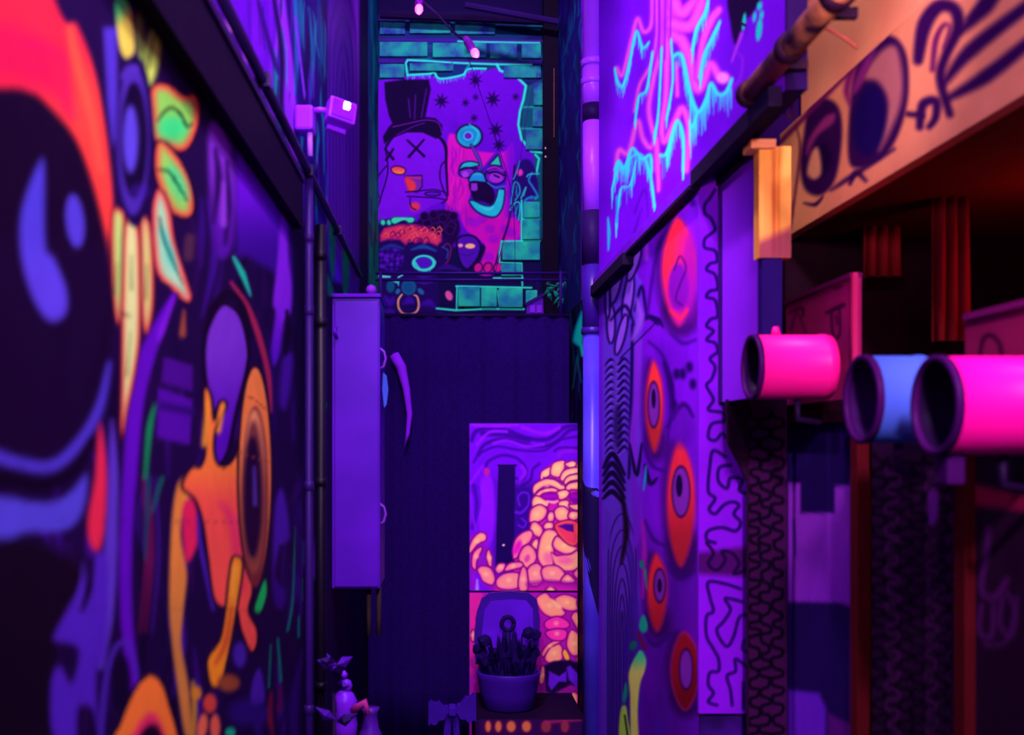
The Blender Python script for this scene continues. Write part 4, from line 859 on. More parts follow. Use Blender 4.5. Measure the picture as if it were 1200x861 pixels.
# the three lamp cans poking out of the stall
def can(name, label, px_m, py, Y, r, length, body, rimc, inner, band=False):
    m = at(px_m, py, Y); t = thing(name, label, 'lamp', (m.x + length, Y, m.z))
    th = .006
    lathe('shell', [(r, 0), (r, length * .86), (r * 1.02, length * .87), (r * 1.02, length * .95), (r, length * .96), (r, length), (r - th, length), (r - th, .0)], m, body, t, axis='X', seg=40, close=True)
    lathe('rim', [(r + .002, -.004), (r + .002, .008), (r - th - .002, .008), (r - th - .002, -.004)], m, rimc, t, axis='X', seg=40, close=True)
    lathe('reflector', [(.001, .07), (r * .35, .07), (r * .62, .06), (r - th - .001, .03), (r - th - .001, .002), (r - th - .0004, .002), (r - th - .0004, .034), (r * .6, .068), (.001, .08)], m, inner, t, axis='X', seg=32)
    tube('hanger', [m + Vector((length * .6, 0, -r)), m + Vector((length * .6, 0, -r - .05)), m + Vector((length * .9, 0, -r - .06))], .009, inner, t, 8)
    return t, m
M_pink = mat('pink_enamel', (255, 18, 150), .38, .4, var=.04); M_pink2 = mat('hot_pink_enamel', (255, 10, 160), .38, .4, var=.04)
M_plum = mat('plum_enamel', (60, 8, 84), .4); M_in = mat('dark_reflector', (30, 8, 50), .45)
t, m = can('lamp_can', 'small pink cylindrical lamp can beside the violet panel', 881, 430, 2.56, .080, .19, M_pink, M_plum, M_in)
tube('knob', [m + Vector((.06, 0, .08)), m + Vector((.06, 0, .10))], [.012, .007], M_pink, t, 10)
t, m = can('lamp_can', 'short blue lamp can between the two pink ones', 1010, 468, 1.95, .083, .115, mat('blue_enamel', (70, 96, 220), .4, .4, var=.15), M_plum, mat('plum_reflector', (60, 14, 90), .5))
lathe('neck', [(.045, 0), (.05, .02), (.035, .05), (.03, .09)], m + Vector((.115, 0, 0)), mat('navy_enamel', (34, 14, 110), .5), t, axis='X', seg=24)
box('tab', m.x + .115, m.x + .15, 1.93, 1.97, m.z + .0, m.z + .06, mat('pale_blue', (90, 110, 225), .5), t, .004)
t, m = can('lamp_can', 'large hot pink lamp can reaching the right edge', 1096, 475, 1.69, .081, .185, M_pink2, M_plum, M_in)
box('bracket', m.x + .01, m.x + .04, 1.67, 1.71, m.z - .13, m.z - .075, M_plum, t, .004)

# ------------------------------------------------------------------ ledges, pipes and rails
led = tag(box('trim_1', XL, XL + .03, 0.4, 3.0, 2.377, 2.52, mat('ledge_dark', (16, 3, 34), .65, scale=20)), 'dark timber ledge along the left wall', kind='structure')
box('ledge_groove', XL, XL + .036, 0.4, 3.0, 2.512, 2.53, mat('ledge_edge', (40, 10, 84), .5), led)
rail = tag(box('trim_2', XR - .03, XR + .0, 3.0, 4.95, 2.505, 2.545, mat('rail_violet', (104, 12, 205), .6), bev=.004), 'violet ledge between the upper and lower right walls', kind='structure')
box('ledge_bracket', XR - .045, XR, 4.05, 4.93, 2.455, 2.505, M_darkwood, rail, .004)  # dark timber bracket under the far end of the ledge
box('ledge_lip', XR - .034, XR, 3.0, 4.05, 2.493, 2.505, M_darkwood, rail)
box('near_end', XR - .03, XR, 2.28, 3.0, 2.50, 2.545, M_darkwood, rail)

M_dpipe = mat('dark_pipe', (30, 10, 70), .4, .5)
cond = thing('wall_conduit', 'thin dark conduit running along the upper left wall', 'pipe', (XL + .02, 1.9, 2.6))
tube('tube', [(XL + .018, y, 2.60) for y in (1.9, 3.0, 4.0, 5.2)], .013, M_dpipe, cond, 10)
for y in (2.4, 3.2, 4.1): box('clip', XL, XL + .036, y - .012, y + .012, 2.582, 2.618, M_dpipe, cond, .003)
for px, c, lab, top, r in ((362, (40, 10, 96), 'slim violet standpipe under the floodlight box on the left wall', 2.62, .013), (376, (12, 5, 28), 'thick dark standpipe between the floodlight and the meter cabinet', 2.50, .018)):
    yy = 0.42 * F / (VX - px)
    st = thing('standpipe', lab, 'pipe', (-.42, yy, 0), 'pipes on the left wall')
    tube('tube', [(-.42, yy, 0), (-.42, yy, 1.2), (-.42, yy, top)], r, mat('pipe%d' % px, c, .45, .5), st, 14)
    for z in (0.9, 1.6, 2.15, 2.38): lathe('coupling', [(r, 0), (r * 1.25, .004), (r * 1.25, .026), (r, .03)], (-.42, yy, z), mat('pipe%d' % px, c), st, seg=14)

# rusty pipe across the upper right, with clamps
M_rust = mat('rusty_pipe', (206, 110, 80), .5, .5, c2=(30, 6, 30), scale=9, bump=.3)
rp = thing('rusty_pipe', 'rusty brown pipe crossing above the orange signboard', 'pipe', (.74, 2.45, 2.575))
tube('tube', [(.725, y, 2.575) for y in (0.9, 1.5, 2.0, 2.44)],   .026, M_rust, rp, 18)
for y in (2.40, 2.12, 1.86): lathe('collar', [(.026, 0), (.032, .004), (.032, .03), (.026, .034)], (.725, y, 2.575), mat('collar_dark', (34, 8, 34), .5), rp, axis='Y', seg=20)
for y in (2.25, 1.98): box('clamp', .725, .80, y - .008, y + .008, 2.57, 2.59, mat('collar_dark'), rp)

def wire(name, label, pts, r, c, cat='cable'):
    Q = []
    P_ = [Vector(p) for p in pts]
    for i in range(len(P_) - 1):
        p0, p1, p2, p3 = P_[max(i - 1, 0)], P_[i], P_[i + 1], P_[min(i + 2, len(P_) - 1)]
        for k in range(6):
            t = k / 6; Q.append(0.5 * (2 * p1 + (p2 - p0) * t + (2 * p0 - 5 * p1 + 4 * p2 - p3) * t * t + (3 * p1 - p0 - 3 * p2 + p3) * t ** 3))
    Q.append(P_[-1])
    return tag(tube(name, Q, r, mat('wire_' + '_'.join(map(str, c)), c, .5), None, 6), label, cat)
wire('cable', 'thin rust coloured wire looping off the pipe over the salmon wall', [at(968, 33, 2.1), at(988, 44, 2.1), at(1004, 56, 2.08)], .003, (130, 50, 50))
wire('cable', 'thin dark wire arched across the teal blobs at the top right', [at(868, 27, 2.55), at(880, 31, 2.55), at(895, 24, 2.55), at(905, 14, 2.55)], .0035, (16, 4, 40))
wire('cable', 'loose dark wires dangling at the signboard end', [at(920, 100, 2.4), at(926, 118, 2.4), at(930, 140, 2.45), at(918, 130, 2.45)], .003, (70, 20, 50))
wire('cable', 'dark cord hanging diagonally across the painted backdrop', [at(548, 66, 5.5), at(560, 100, 5.6), at(580, 160, 5.8), at(600, 230, 6.0), at(604, 321, 6.1)], .0022, (50, 4, 120))
wire('cable', 'thin dark wire slanting between the claw and lollipop', [at(630, 85, 6.3), at(618, 130, 6.3), at(608, 200, 6.25), at(596, 260, 6.2), at(580, 320, 6.1)], .0025, (50, 4, 120))

# drain pipe of painted sections on the right
PXc, PY = (695 - VX) * 5.0 / F, 5.0
def zz(py): return EYE - (py - VY) * PY / F
dp = thing('drain_pipe', 'tall lilac and blue drain pipe running up the right wall', 'pipe', (PXc, PY, 0))
M_lil = mat('lilac_pipe', (150, 44, 248), .35, .5, var=.05); M_dv = mat('dark_violet_pipe', (44, 10, 124), .35, .5); M_bl = mat('blue_pipe', (74, 50, 215), .3, .5, c2=(56, 34, 180), scale=3)
M_band = mat('black_band', (30, 6, 70), .5)
for z0, z1, m_, r, nm in [(zz(80), 5.4, M_lil, .050, 'pipe_section'), (zz(123), zz(80), M_lil, .052, 'pipe_section'), (zz(143), zz(123), M_band, .053, 'dark_band'), (zz(248), zz(143), M_lil, .050, 'pipe_section'), (zz(310), zz(248), M_band, .056, 'socket'), (zz(392), zz(310), M_dv, .052, 'pipe_section'), (0.0, zz(392), M_bl, .049, 'pipe_section')]:
    lathe(nm, [(r, 0), (r, z1 - z0)], (PXc, PY, z0), m_, dp, seg=28)
for py in (78, 100, 392): lathe('collar', [(.05, 0), (.059, .004), (.059, .03), (.05, .034)], (PXc, PY, zz(py)), M_lil if py < 200 else M_dv, dp, seg=28)
bm = bmesh.new(); rows = []  # shell on the pipe, its dark colour stands for a diagonal shadow
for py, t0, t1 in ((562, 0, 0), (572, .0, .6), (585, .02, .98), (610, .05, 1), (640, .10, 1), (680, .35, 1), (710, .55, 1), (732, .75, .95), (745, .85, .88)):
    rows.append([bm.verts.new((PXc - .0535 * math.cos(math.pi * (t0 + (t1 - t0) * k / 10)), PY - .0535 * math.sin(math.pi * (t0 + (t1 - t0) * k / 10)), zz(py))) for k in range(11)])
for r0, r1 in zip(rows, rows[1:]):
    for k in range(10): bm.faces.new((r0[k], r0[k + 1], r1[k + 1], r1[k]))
obj('shade_patch', bm, mat('navy_shade', (18, 5, 60)), dp, True)

# black post, its edge glint built as a pale strip, at the far right corner
bp = thing('corner_post', 'black upright post at the right edge of the far mural', 'post', (.70, 6.75, 0))
x0, x1 = at(637, 0, 6.7).x, at(655, 0, 6.7).x
box('upright', x0, x1, 6.7, 6.78, 0, 5.4, mat('black_timber', (12, 2, 30), .7), bp, .004)
box('glint_strip', x0 + .066, x0 + .069, 6.695, 6.705, EYE + 2.0, EYE + 2.45, mat('glint_paint', (130, 70, 90)), bp)
for py in (174, 184): box('nail', x0 + .008, x0 + .016, 6.69, 6.70, at(0, py + 1, 6.7).z, at(0, py - 1, 6.7).z, mat('pale_nail', (230, 170, 200)), bp)

# eaves at the top of the far wall
eave = tag(box('trim_3', XL, XR, 6.2, 6.9, 5.0, 5.12, mat('eave_dark', (26, 6, 60), .8)), 'dark timber eaves above the far mural', kind='structure')
for k, (pa, pb, yy) in enumerate([((445, 17), (690, 25), 6.9), ((545, 6), (690, 26), 6.6)]):
    a, b = at(*pa, yy), at(*pb, yy); b.x = min(b.x, XR - .01)
    bm = bmesh.new(); bm_tube(bm, [a, b], .022 if k else .03, 8); obj('beam', bm, mat('eave_violet', (34, 8, 84), .7) if k else mat('eave_dark'), eave)

# gate rails crossing in front of the far mural
gr = thing('gate_rail', 'two thin dark rails crossing low in front of the far mural', 'rail', (0, 6.1, 2.7))
for py in (320, 328): tube('bar', [at(440, py, 6.1), at(550, py, 6.1), at(664, py, 6.1)], .008, mat('rail_navy', (40, 8, 110), .4), gr, 8)
for px in (446, 657): tube('end_post', [at(px, 318, 6.1), at(px, 372, 6.1)], .01, mat('rail_navy'), gr, 8)

# dark curtain across the far end
def curtain():
    Y = 5.95; bm = bmesh.new(); nx, nz = 160, 8; z1 = at(0, 371, Y).z; rows = []
    for j in range(nz + 1):
        r = []
        for i in range(nx + 1):
            t = i / nx; x = -.435 + t * 1.17; amp = .004 + .005 * (1 - j / nz)
            r.append(bm.verts.new((x, Y + amp * math.sin(t * 34 + .6 * math.sin(t * 9)) + .006 * math.sin(t * 77), .02 + (z1 - .02) * j / nz)))
        rows.append(r)
    for j in range(nz):
        for i in range(nx): bm.faces.new((rows[j][i], rows[j][i + 1], rows[j + 1][i + 1], rows[j + 1][i]))
    t = thing('curtain', 'plain dark indigo curtain hung across the far end', 'curtain', (.15, Y, 0))
    o = obj('cloth', bm, mat('indigo_cloth', (25, 3, 80), .9, .03, scale=60, c2=(20, 3, 68)), t, True)
    s = o.modifiers.new('thickness', 'SOLIDIFY'); s.thickness = .004
    tube('rod', [(-.435, Y, z1 + .006), (.735, Y, z1 + .006)], .012, mat('rod_dark', (22, 4, 60), .5), t, 10)
    # highlight on a curved fold, built as a paler tube of cloth
    pts = [at(462, 416, 5.9), at(470, 430, 5.88), at(476, 455, 5.88), at(480, 485, 5.88), at(478, 508, 5.89), at(474, 524, 5.9)]
    bm = bmesh.new(); bm_tube(bm, pts, [.030, .030, .022, .017, .012, .003], 10)
    obj('fold_highlight', bm, mat('fold_highlight_violet', (120, 20, 220), .6), t, True)
curtain()

# ------------------------------------------------------------------ painted half door with lobed figure
DYY = 5.70
a, b = at(550, 905, DYY), at(690, 496, DYY); b.x = XR - .006; zs = at(0, 693, DYY).z
door = thing('door_1', 'purple half door painted with a lobed pink face', 'door', (a.x, DYY, 0)); del door['category']; door['kind'] = 'structure'
box('upper_leaf', a.x, b.x, DYY, DYY + .035, zs + .006, b.z, mat('door_violet', (110, 8, 215)), door, .003)
box('lower_leaf', a.x, b.x, DYY, DYY + .035, .02, zs - .006, mat('door_violet'), door, .003)
d1 = T(540, 490, 7.827); d2 = T(540, 590, 7.827); d3 = T(540, 690, 7.827)
PINKD = (150, 10, 150)
def lobe(W, q, col=(252, 178, 116), rim=(246, 110, 150), out=(112, 4, 112), rw=4.6, grad=None):
    cx, cy = sum(p[0] for p in q) / len(q), sum(p[1] for p in q) / len(q)
    q = [(cx + (x - cx) * 1.16, cy + (y - cy) * 1.16) for x, y in q]
    W.fill(q, col, .9, rim=(rim, rw), out=(out, 1.5), grad=grad)
    W.ell(cx, cy - 1, 2.6, 2.2, (255, 206, 150), 2, alpha=.6)
def upper():
    W = Wall(lattice_y(DYY - .004, a.x + .002, b.x, 190, zs + .006, b.z - .002, 260), (112, 8, 226))
    W.fill([(548, 494), (690, 494), (690, 545), (548, 600)], (104, 6, 222), 3, smooth=False)
    for p, w, c in [([(100, 200), (140, 120), (260, 90), (420, 110), (600, 180), (800, 190), (960, 80), (1150, 60)], 5, (54, 2, 142)), ([(160, 330), (220, 240), (380, 190), (560, 230), (700, 260), (860, 230), (1000, 110), (1140, 100)], 4, (54, 2, 142)), ([(120, 400), (180, 320), (330, 260), (520, 290), (640, 300), (780, 290), (900, 200), (1140, 160)], 2.4, (54, 2, 142)), ([(200, 140), (400, 150), (620, 200)], 6, (54, 2, 142)), ([(230, 440), (260, 390), (380, 340), (520, 370), (600, 470), (570, 560), (470, 540)], 3, (54, 2, 142)), ([(720, 420), (660, 470), (640, 560), (560, 620)], 3, (54, 2, 142)), ([(860, 300), (920, 270), (1130, 275)], 2.4, (54, 2, 142)), ([(900, 340), (960, 300), (1120, 310)], 4, (130, 10, 214)),
                    ([(110, 60), (300, 70), (520, 60)], 4, (138, 14, 244)), ([(150, 240), (260, 130), (420, 120)], 3, (140, 16, 246)), ([(300, 230), (420, 205), (600, 255), (760, 240)], 2.6, (140, 16, 246)), ([(560, 80), (760, 140), (900, 90)], 4, (136, 14, 242)), ([(560, 440), (590, 500), (540, 570)], 4, (136, 14, 242)), ([(90, 600), (140, 520), (200, 440)], 3, (136, 12, 240))]:
        W.line(d1(p), w, c, 1.6, alpha=.95)
    W.fill(d1([(340, 600), (520, 600), (700, 600), (680, 1400), (490, 1400), (300, 1400)]), (40, 4, 128), 6, smooth=False, alpha=.85)
    W.fill(d1([(190, 560), (260, 520), (300, 640), (310, 900), (290, 1100), (230, 1180), (170, 1000), (160, 760)]), (136, 14, 244), 2.5)
    for p, w, c in [([(120, 620), (150, 800), (110, 1000)], 5, (66, 4, 170)), ([(160, 620), (180, 760), (150, 900)], 2, (84, 8, 196)), ([(310, 560), (330, 700), (340, 920)], 3, (90, 6, 200)), ([(90, 700), (110, 900), (140, 1020)], 3, (124, 12, 232))]: W.line(d1(p), w, c, 1.6)
    W.ell(570.5, 552.5, 3.6, 4.6, (176, 24, 150), 1.5)
    for p in ([(540, 800), (525, 720), (570, 680), (620, 700), (620, 790), (560, 860), (480, 850)], [(480, 860), (550, 870), (600, 820)], [(530, 980), (570, 1000), (600, 960), (560, 920)], [(440, 510), (480, 560), (540, 600)]): W.line(d1(p), 2.4, (92, 14, 206), 1)
    W.motif('painted_slot', 'dark upright slot painted on the door'); W.fill(d1([(345, 430), (500, 430), (485, 1360), (320, 1360)]), (26, 3, 86), 1, smooth=False); W.motif(None)
    W.line(d1([(345, 432), (505, 432)]), 2, (30, 2, 70), .8); W.ell(*d2([(392, 380)])[0], 1.6, 1.2, (240, 180, 190), .7)
    W.motif('painted_lobed_figure', 'cream and pink lobed face and shoulders')
    W.fill(d1([(735, 560), (760, 480), (840, 410), (960, 395), (1140, 400), (1140, 1620), (300, 1620), (300, 1500), (480, 1420), (500, 1240), (640, 1060), (660, 760), (690, 620)]), (198, 24, 168), 1.2, smooth=False)
    W.fill(d2([(80, 300), (200, 270), (300, 520), (320, 820), (90, 820)]), (150, 14, 190), 2, smooth=False, alpha=.8)
    CR = (252, 184, 134); SP = (248, 112, 160)
    for q in [[(735, 550), (745, 490), (820, 450), (850, 480), (790, 540), (750, 565)], [(830, 500), (850, 420), (930, 395), (950, 430), (920, 520), (870, 530)], [(960, 420), (1030, 395), (1070, 430), (1020, 460)], [(1060, 440), (1100, 400), (1140, 410), (1140, 480), (1090, 470)],
              [(925, 545), (960, 480), (1060, 455), (1140, 480), (1140, 510), (1030, 515), (960, 570)], [(960, 570), (1010, 525), (1140, 515), (1140, 565), (1040, 570), (975, 610)], [(675, 650), (700, 600), (800, 560), (900, 590), (940, 640), (900, 660), (800, 620), (720, 660), (690, 690)], [(970, 640), (1000, 600), (1140, 580), (1140, 660), (1030, 650), (980, 670)],
              [(690, 710), (740, 660), (830, 640), (880, 660), (880, 680), (780, 680), (720, 720)], [(660, 760), (690, 720), (760, 740), (800, 780), (760, 830), (690, 830), (665, 810)], [(640, 890), (660, 830), (760, 820), (790, 850), (770, 900), (700, 950), (640, 940)], [(890, 680), (960, 660), (990, 690), (960, 730), (910, 740)], [(905, 770), (980, 760), (990, 830), (950, 850), (910, 830)],
              [(1000, 800), (1060, 790), (1140, 800), (1140, 840), (1050, 840)]]:
        lobe(W, d1(q), CR, SP)
    for q in [[(740, 710), (800, 680), (870, 690), (890, 720), (840, 755), (770, 745)], [(1000, 700), (1070, 680), (1140, 690), (1140, 780), (1040, 770), (1000, 740)]]:
        W.fill(d1(q), (120, 4, 176), 1, out=((130, 10, 120), 1.4)); W.line(d1([(q[0][0] + 30, 715), (q[2][0], 715)]), 4, (170, 6, 186), 1.8)
    W.line(d1([(790, 760), (850, 770), (890, 760)]), [2, 3.5, 2], (250, 150, 190), 1); W.line(d1([(760, 545), (860, 560), (930, 610)]), 2, (120, 8, 130), .9); W.line(d1([(960, 620), (1010, 580), (1130, 570)]), 2.2, (120, 8, 110), .9)
    for q in [[(635, 140), (650, 60), (720, 20), (780, 60), (760, 130), (700, 165), (650, 165)], [(640, 230), (655, 185), (690, 175), (740, 220), (745, 280), (710, 300), (660, 270)], [(860, 90), (890, 40), (950, 35), (990, 80), (975, 140), (900, 150)], [(990, 120), (1010, 75), (1080, 80), (1075, 130), (1030, 150)], [(795, 130), (815, 80), (850, 90), (850, 150), (810, 165)], [(760, 210), (790, 175), (840, 180), (840, 225), (790, 240)], [(1080, 170), (1110, 140), (1140, 150), (1140, 220), (1100, 215)], [(1105, 90), (1140, 60), (1140, 140), (1110, 140)],
              [(490, 480), (500, 350), (560, 280), (630, 260), (650, 300), (620, 360), (560, 400), (530, 470)], [(650, 380), (680, 330), (710, 340), (710, 410), (670, 410)], [(540, 500), (570, 420), (620, 390), (670, 430), (685, 500), (640, 570), (580, 570)], [(715, 450), (740, 320), (790, 260), (860, 270), (880, 310), (850, 380), (850, 480), (840, 550), (770, 560), (730, 520)],
              [(855, 370), (890, 310), (960, 350), (1050, 400), (1050, 440), (960, 455), (880, 420)], [(850, 460), (900, 480), (1000, 470), (1060, 440), (1130, 490), (1110, 560), (1040, 600), (950, 605), (880, 560)], [(1095, 360), (1140, 330), (1140, 430), (1100, 420)], [(615, 640), (640, 580), (700, 560), (740, 600), (745, 690), (700, 740), (640, 730)], [(750, 620), (790, 580), (880, 580), (940, 640), (920, 700), (830, 710), (770, 690)], [(930, 690), (980, 650), (1040, 700), (1020, 725), (940, 725)], [(1040, 640), (1090, 590), (1140, 600), (1140, 700), (1080, 690)],
              [(340, 700), (400, 650), (500, 640), (540, 680), (520, 760), (430, 780), (350, 760)], [(320, 600), (350, 555), (400, 555), (400, 600), (350, 635)], [(410, 600), (450, 550), (540, 540), (560, 580), (490, 600), (430, 615)], [(530, 720), (560, 600), (600, 620), (610, 770), (550, 790)], [(780, 790), (820, 765), (870, 790), (830, 805)],
              [(80, 420), (110, 330), (170, 275), (220, 290), (220, 340), (160, 370), (100, 440)], [(105, 560), (115, 460), (170, 410), (190, 430), (150, 520), (140, 590)], [(235, 470), (260, 430), (285, 500), (280, 570), (250, 550)], [(160, 610), (200, 580), (270, 600), (305, 680), (280, 735), (210, 710), (180, 660)]]:
        lobe(W, d2(q), (250, 168, 134) if q[0][1] < 480 else (248, 140, 146), (240, 80, 170))
    W.ell(*d2([(520, 400)])[0], 4, 9, (226, 20, 190), 2.5, rot=25); W.ell(*d2([(610, 500)])[0], 3, 5, (226, 60, 170), 1.6, rot=20); W.ell(*d2([(800, 500)])[0], 6, 7, (240, 110, 160), 3); W.ell(*d2([(960, 520)])[0], 9, 5, (240, 100, 160), 3)
    W.fill(d2([(860, 210), (900, 170), (1000, 150), (1080, 180), (1120, 250), (1090, 330), (1050, 385), (980, 370), (900, 290)]), (236, 56, 100), 1, rim=((250, 96, 90), 4), out=((130, 8, 90), 1.6))
    W.fill(d2([(890, 205), (960, 185), (1030, 190), (1040, 260), (980, 250)]), (74, 4, 140), 1, smooth=False); W.ell(*d2([(1075, 235)])[0], 4.5, 6, (250, 80, 80), 1.6)
    W.line(d2([(620, 740), (800, 720), (1000, 740), (1130, 720)]), 5, (150, 14, 160), 2.5, alpha=.8)
    W.motif(None)
    W.fill(d2([(130, 640), (165, 640), (200, 740), (265, 790), (150, 860), (130, 800)]), (116, 10, 236), 1.2, smooth=False); W.line(d2([(150, 700), (150, 780)]), [2, 4], (180, 120, 255), 1.5)
    W.build('painted_ground', door, M_paint)
def lower():
    W = Wall(lattice_y(DYY - .004, a.x + .002, b.x, 190, .02, zs - .006, 270), (170, 16, 170))
    W.fill([(548, 690), (565, 690), (565, 790), (548, 790)], (216, 30, 160), 3, smooth=False); W.fill([(548, 770), (700, 800), (700, 920), (548, 920)], (120, 10, 130), 12, smooth=False, alpha=.7)
    W.motif('painted_lobes', 'pink and orange rounded lobes')
    for q in [[(710, 90), (780, 50), (830, 90), (930, 190), (930, 230), (850, 250), (770, 220), (720, 150)], [(880, 90), (960, 60), (1060, 100), (1060, 180), (980, 190), (910, 150)], [(1020, 260), (1060, 220), (1130, 280), (1130, 400), (1080, 370), (1040, 310)], [(980, 480), (1020, 390), (1110, 460), (1130, 560), (1040, 600), (990, 550)], [(780, 640), (800, 560), (870, 510), (920, 540), (920, 640), (840, 670)], [(750, 580), (800, 510), (880, 470), (910, 490), (820, 540), (770, 610)], [(1070, 120), (1130, 100), (1130, 220), (1090, 190)], [(790, 300), (880, 260), (970, 300), (970, 350), (850, 370), (790, 350)], [(790, 400), (880, 370), (960, 390), (940, 460), (840, 460)],
              [(200, 140), (230, 95), (265, 95), (240, 140)], [(145, 270), (165, 225), (205, 225), (195, 280), (160, 300)], [(95, 430), (105, 380), (130, 400), (125, 470), (100, 470)], [(720, 820), (740, 720), (770, 740), (760, 850), (730, 860)], [(780, 1000), (850, 960), (920, 1000), (900, 1060), (800, 1060)], [(980, 1040), (1020, 960), (1070, 980), (1060, 1080), (1000, 1100)]]:
        pk = q[0][1] in (300, 400)
        lobe(W, d3(q), (244, 46, 170) if pk else (250, 150, 128), (236, 40, 180) if pk else (246, 84, 160))
    for q in [[(930, 580), (960, 550), (1000, 620), (990, 680), (950, 640)], [(1060, 640), (1090, 610), (1130, 640), (1130, 700), (1090, 690)]]: W.fill(d3(q), (255, 160, 70), 1, out=((110, 10, 110), 1.4))
    W.ell(*d3([(880, 140)])[0], 8, 3, (252, 176, 140), 2, rot=40)
    W.motif('painted_bow', 'violet bow painted on a black patch')
    W.fill(d3([(770, 700), (850, 660), (1000, 650), (1140, 700), (1140, 900), (1000, 880), (850, 960), (780, 940)]), (22, 3, 54), 1.5, smooth=False)
    for q in [[(810, 750), (900, 800), (970, 750), (970, 850), (900, 850), (830, 930), (800, 880)], [(970, 720), (1000, 700), (1080, 780), (1130, 740), (1130, 870), (1060, 900), (990, 830)]]: W.fill(d3(q), (92, 20, 206), 1.2, smooth=False)
    W.motif(None)
    W.build('painted_ground', door, M_paint)
upper(); lower()

# step with painted toes
SY = 5.15
a2, b2 = at(540, 905, SY), at(692, 842, SY)
step = thing('painted_step', 'low step painted with orange toes below the planter', 'step', (.4, SY, 0))
box('body', .16, XR - .04, SY + .003, DYY - .01, 0.0, b2.z, mat('plum_step', (20, 3, 40)), step, .004)
W = Wall(lattice_y(SY - .001, 0.164, XR - .045, 150, .01, b2.z - .004, 60), (44, 6, 76))
for x, r in [(572, 5), (584, 5.5), (599, 7), (617, 7), (640, 7), (662, 6)]: W.ell(x, 851, r, 8, (196, 100, 70) if x < 630 else (130, 40, 70), 1.6, rim=((120, 26, 70), 4), out=((60, 4, 60), 1.4))
W.line([(640, 846), (690, 842)], 3, (150, 30, 90), 2)
W.build('toe_face', step, M_paint)

# planter shaped like a bowl with an upright lid
PYY = 5.35
def pl(px, py): return at(px, py, PYY)
plant = thing('planter', 'indigo bowl planter with upright rounded lid and black foliage', 'planter', pl(597, 841))
M_ind = mat('indigo_ceramic', (50, 7, 140), .4, .4, c2=(44, 6, 124), scale=5)
lid = [pl(558, 785), pl(557, 750), pl(560, 722), pl(566, 706), pl(576, 699), pl(600, 697), pl(622, 699), pl(632, 707), pl(636, 730), pl(635, 765), pl(630, 788)]
lid = [Vector((p.x, PYY + .14, p.z)) for p in lid]
lid_o = prism('lid', lid, .025, M_ind, plant)
inner = [pl(566, 785), pl(566, 745), pl(569, 720), pl(576, 709), pl(600, 707), pl(619, 708), pl(627, 718), pl(628, 750), pl(624, 785)]
prism('lid_inset', [Vector((p.x, PYY + .128, p.z)) for p in inner], .012, mat('violet_ceramic', (84, 11, 204), .4, .4), lid_o)
c0 = pl(596, 842); c0.z = b2.z + .001; s_ = PYY / F
lathe('bowl', [(26 * s_, 0), (29 * s_, .01), (33 * s_, .08), (36 * s_, .16), (38 * s_, .19), (37 * s_, .196), (34 * s_, .19), (30 * s_, .15), (.001, .14)], c0, mat('dim_indigo_ceramic', (50, 8, 136), .45, .4), plant, sy=.8)
fol = bmesh.new()
def leaf(bm, base, tip, w):
    d = tip - base; sd = Vector((d.z, 0, -d.x)).normalized() * w
    bow = Vector((0, -.015, 0))
    v0, v1, v2, v3 = bm.verts.new(base), bm.verts.new(base + d * .45 + sd + bow), bm.verts.new(tip), bm.verts.new(base + d * .45 - sd + bow)
    vm = bm.verts.new(base + d * .5 + bow * 2)
    for tri in ((v0, v1, vm), (v1, v2, vm), (v2, v3, vm), (v3, v0, vm)): bm.faces.new(tri)
M_leaf = mat('black_leaf', (22, 4, 72), .6)
for i in range(46):
    x = random.uniform(566, 630); e = 1 - abs(x - 597) / 45
    base = pl(x * .8 + 597 * .2, 788); base.y += random.uniform(-.06, .09); tip = pl(x + random.uniform(-7, 7), 775 - random.uniform(4, 26) - 14 * e); tip.y += random.uniform(-.08, .08)
    bm = bmesh.new(); leaf(bm, base, tip, random.uniform(.010, .022)); obj('leaf', bm, M_leaf, plant)
for x, y in [(560, 762), (568, 752), (566, 772), (624, 756), (628, 766), (620, 744), (580, 766), (612, 762), (604, 770), (590, 768), (575, 776), (620, 778), (628, 744)]:
    bm = bmesh.new(); bmesh.ops.create_icosphere(bm, subdivisions=2, radius=random.uniform(.024, .036), matrix=Matrix.Translation(pl(x, y) + Vector((0, random.uniform(0, .06), 0))))
    for v_ in bm.verts: v_.co += Vector((random.uniform(-.005, .005), random.uniform(-.005, .005), random.uniform(-.006, .006)))
    obj('foliage_clump', bm, M_leaf, plant)
cr = pl(596, 733); cr.y += .06
tube('ornament_ring', [cr + Vector((.032 * math.cos(k * math.pi / 10), 0, .036 * math.sin(k * math.pi / 10))) for k in range(21)], .012, M_leaf, plant, 8)
tube('ornament_stem', [cr + Vector((0, 0, -.04)), cr + Vector((0, 0, -.2))], [.012, .03], M_leaf, plant, 8)

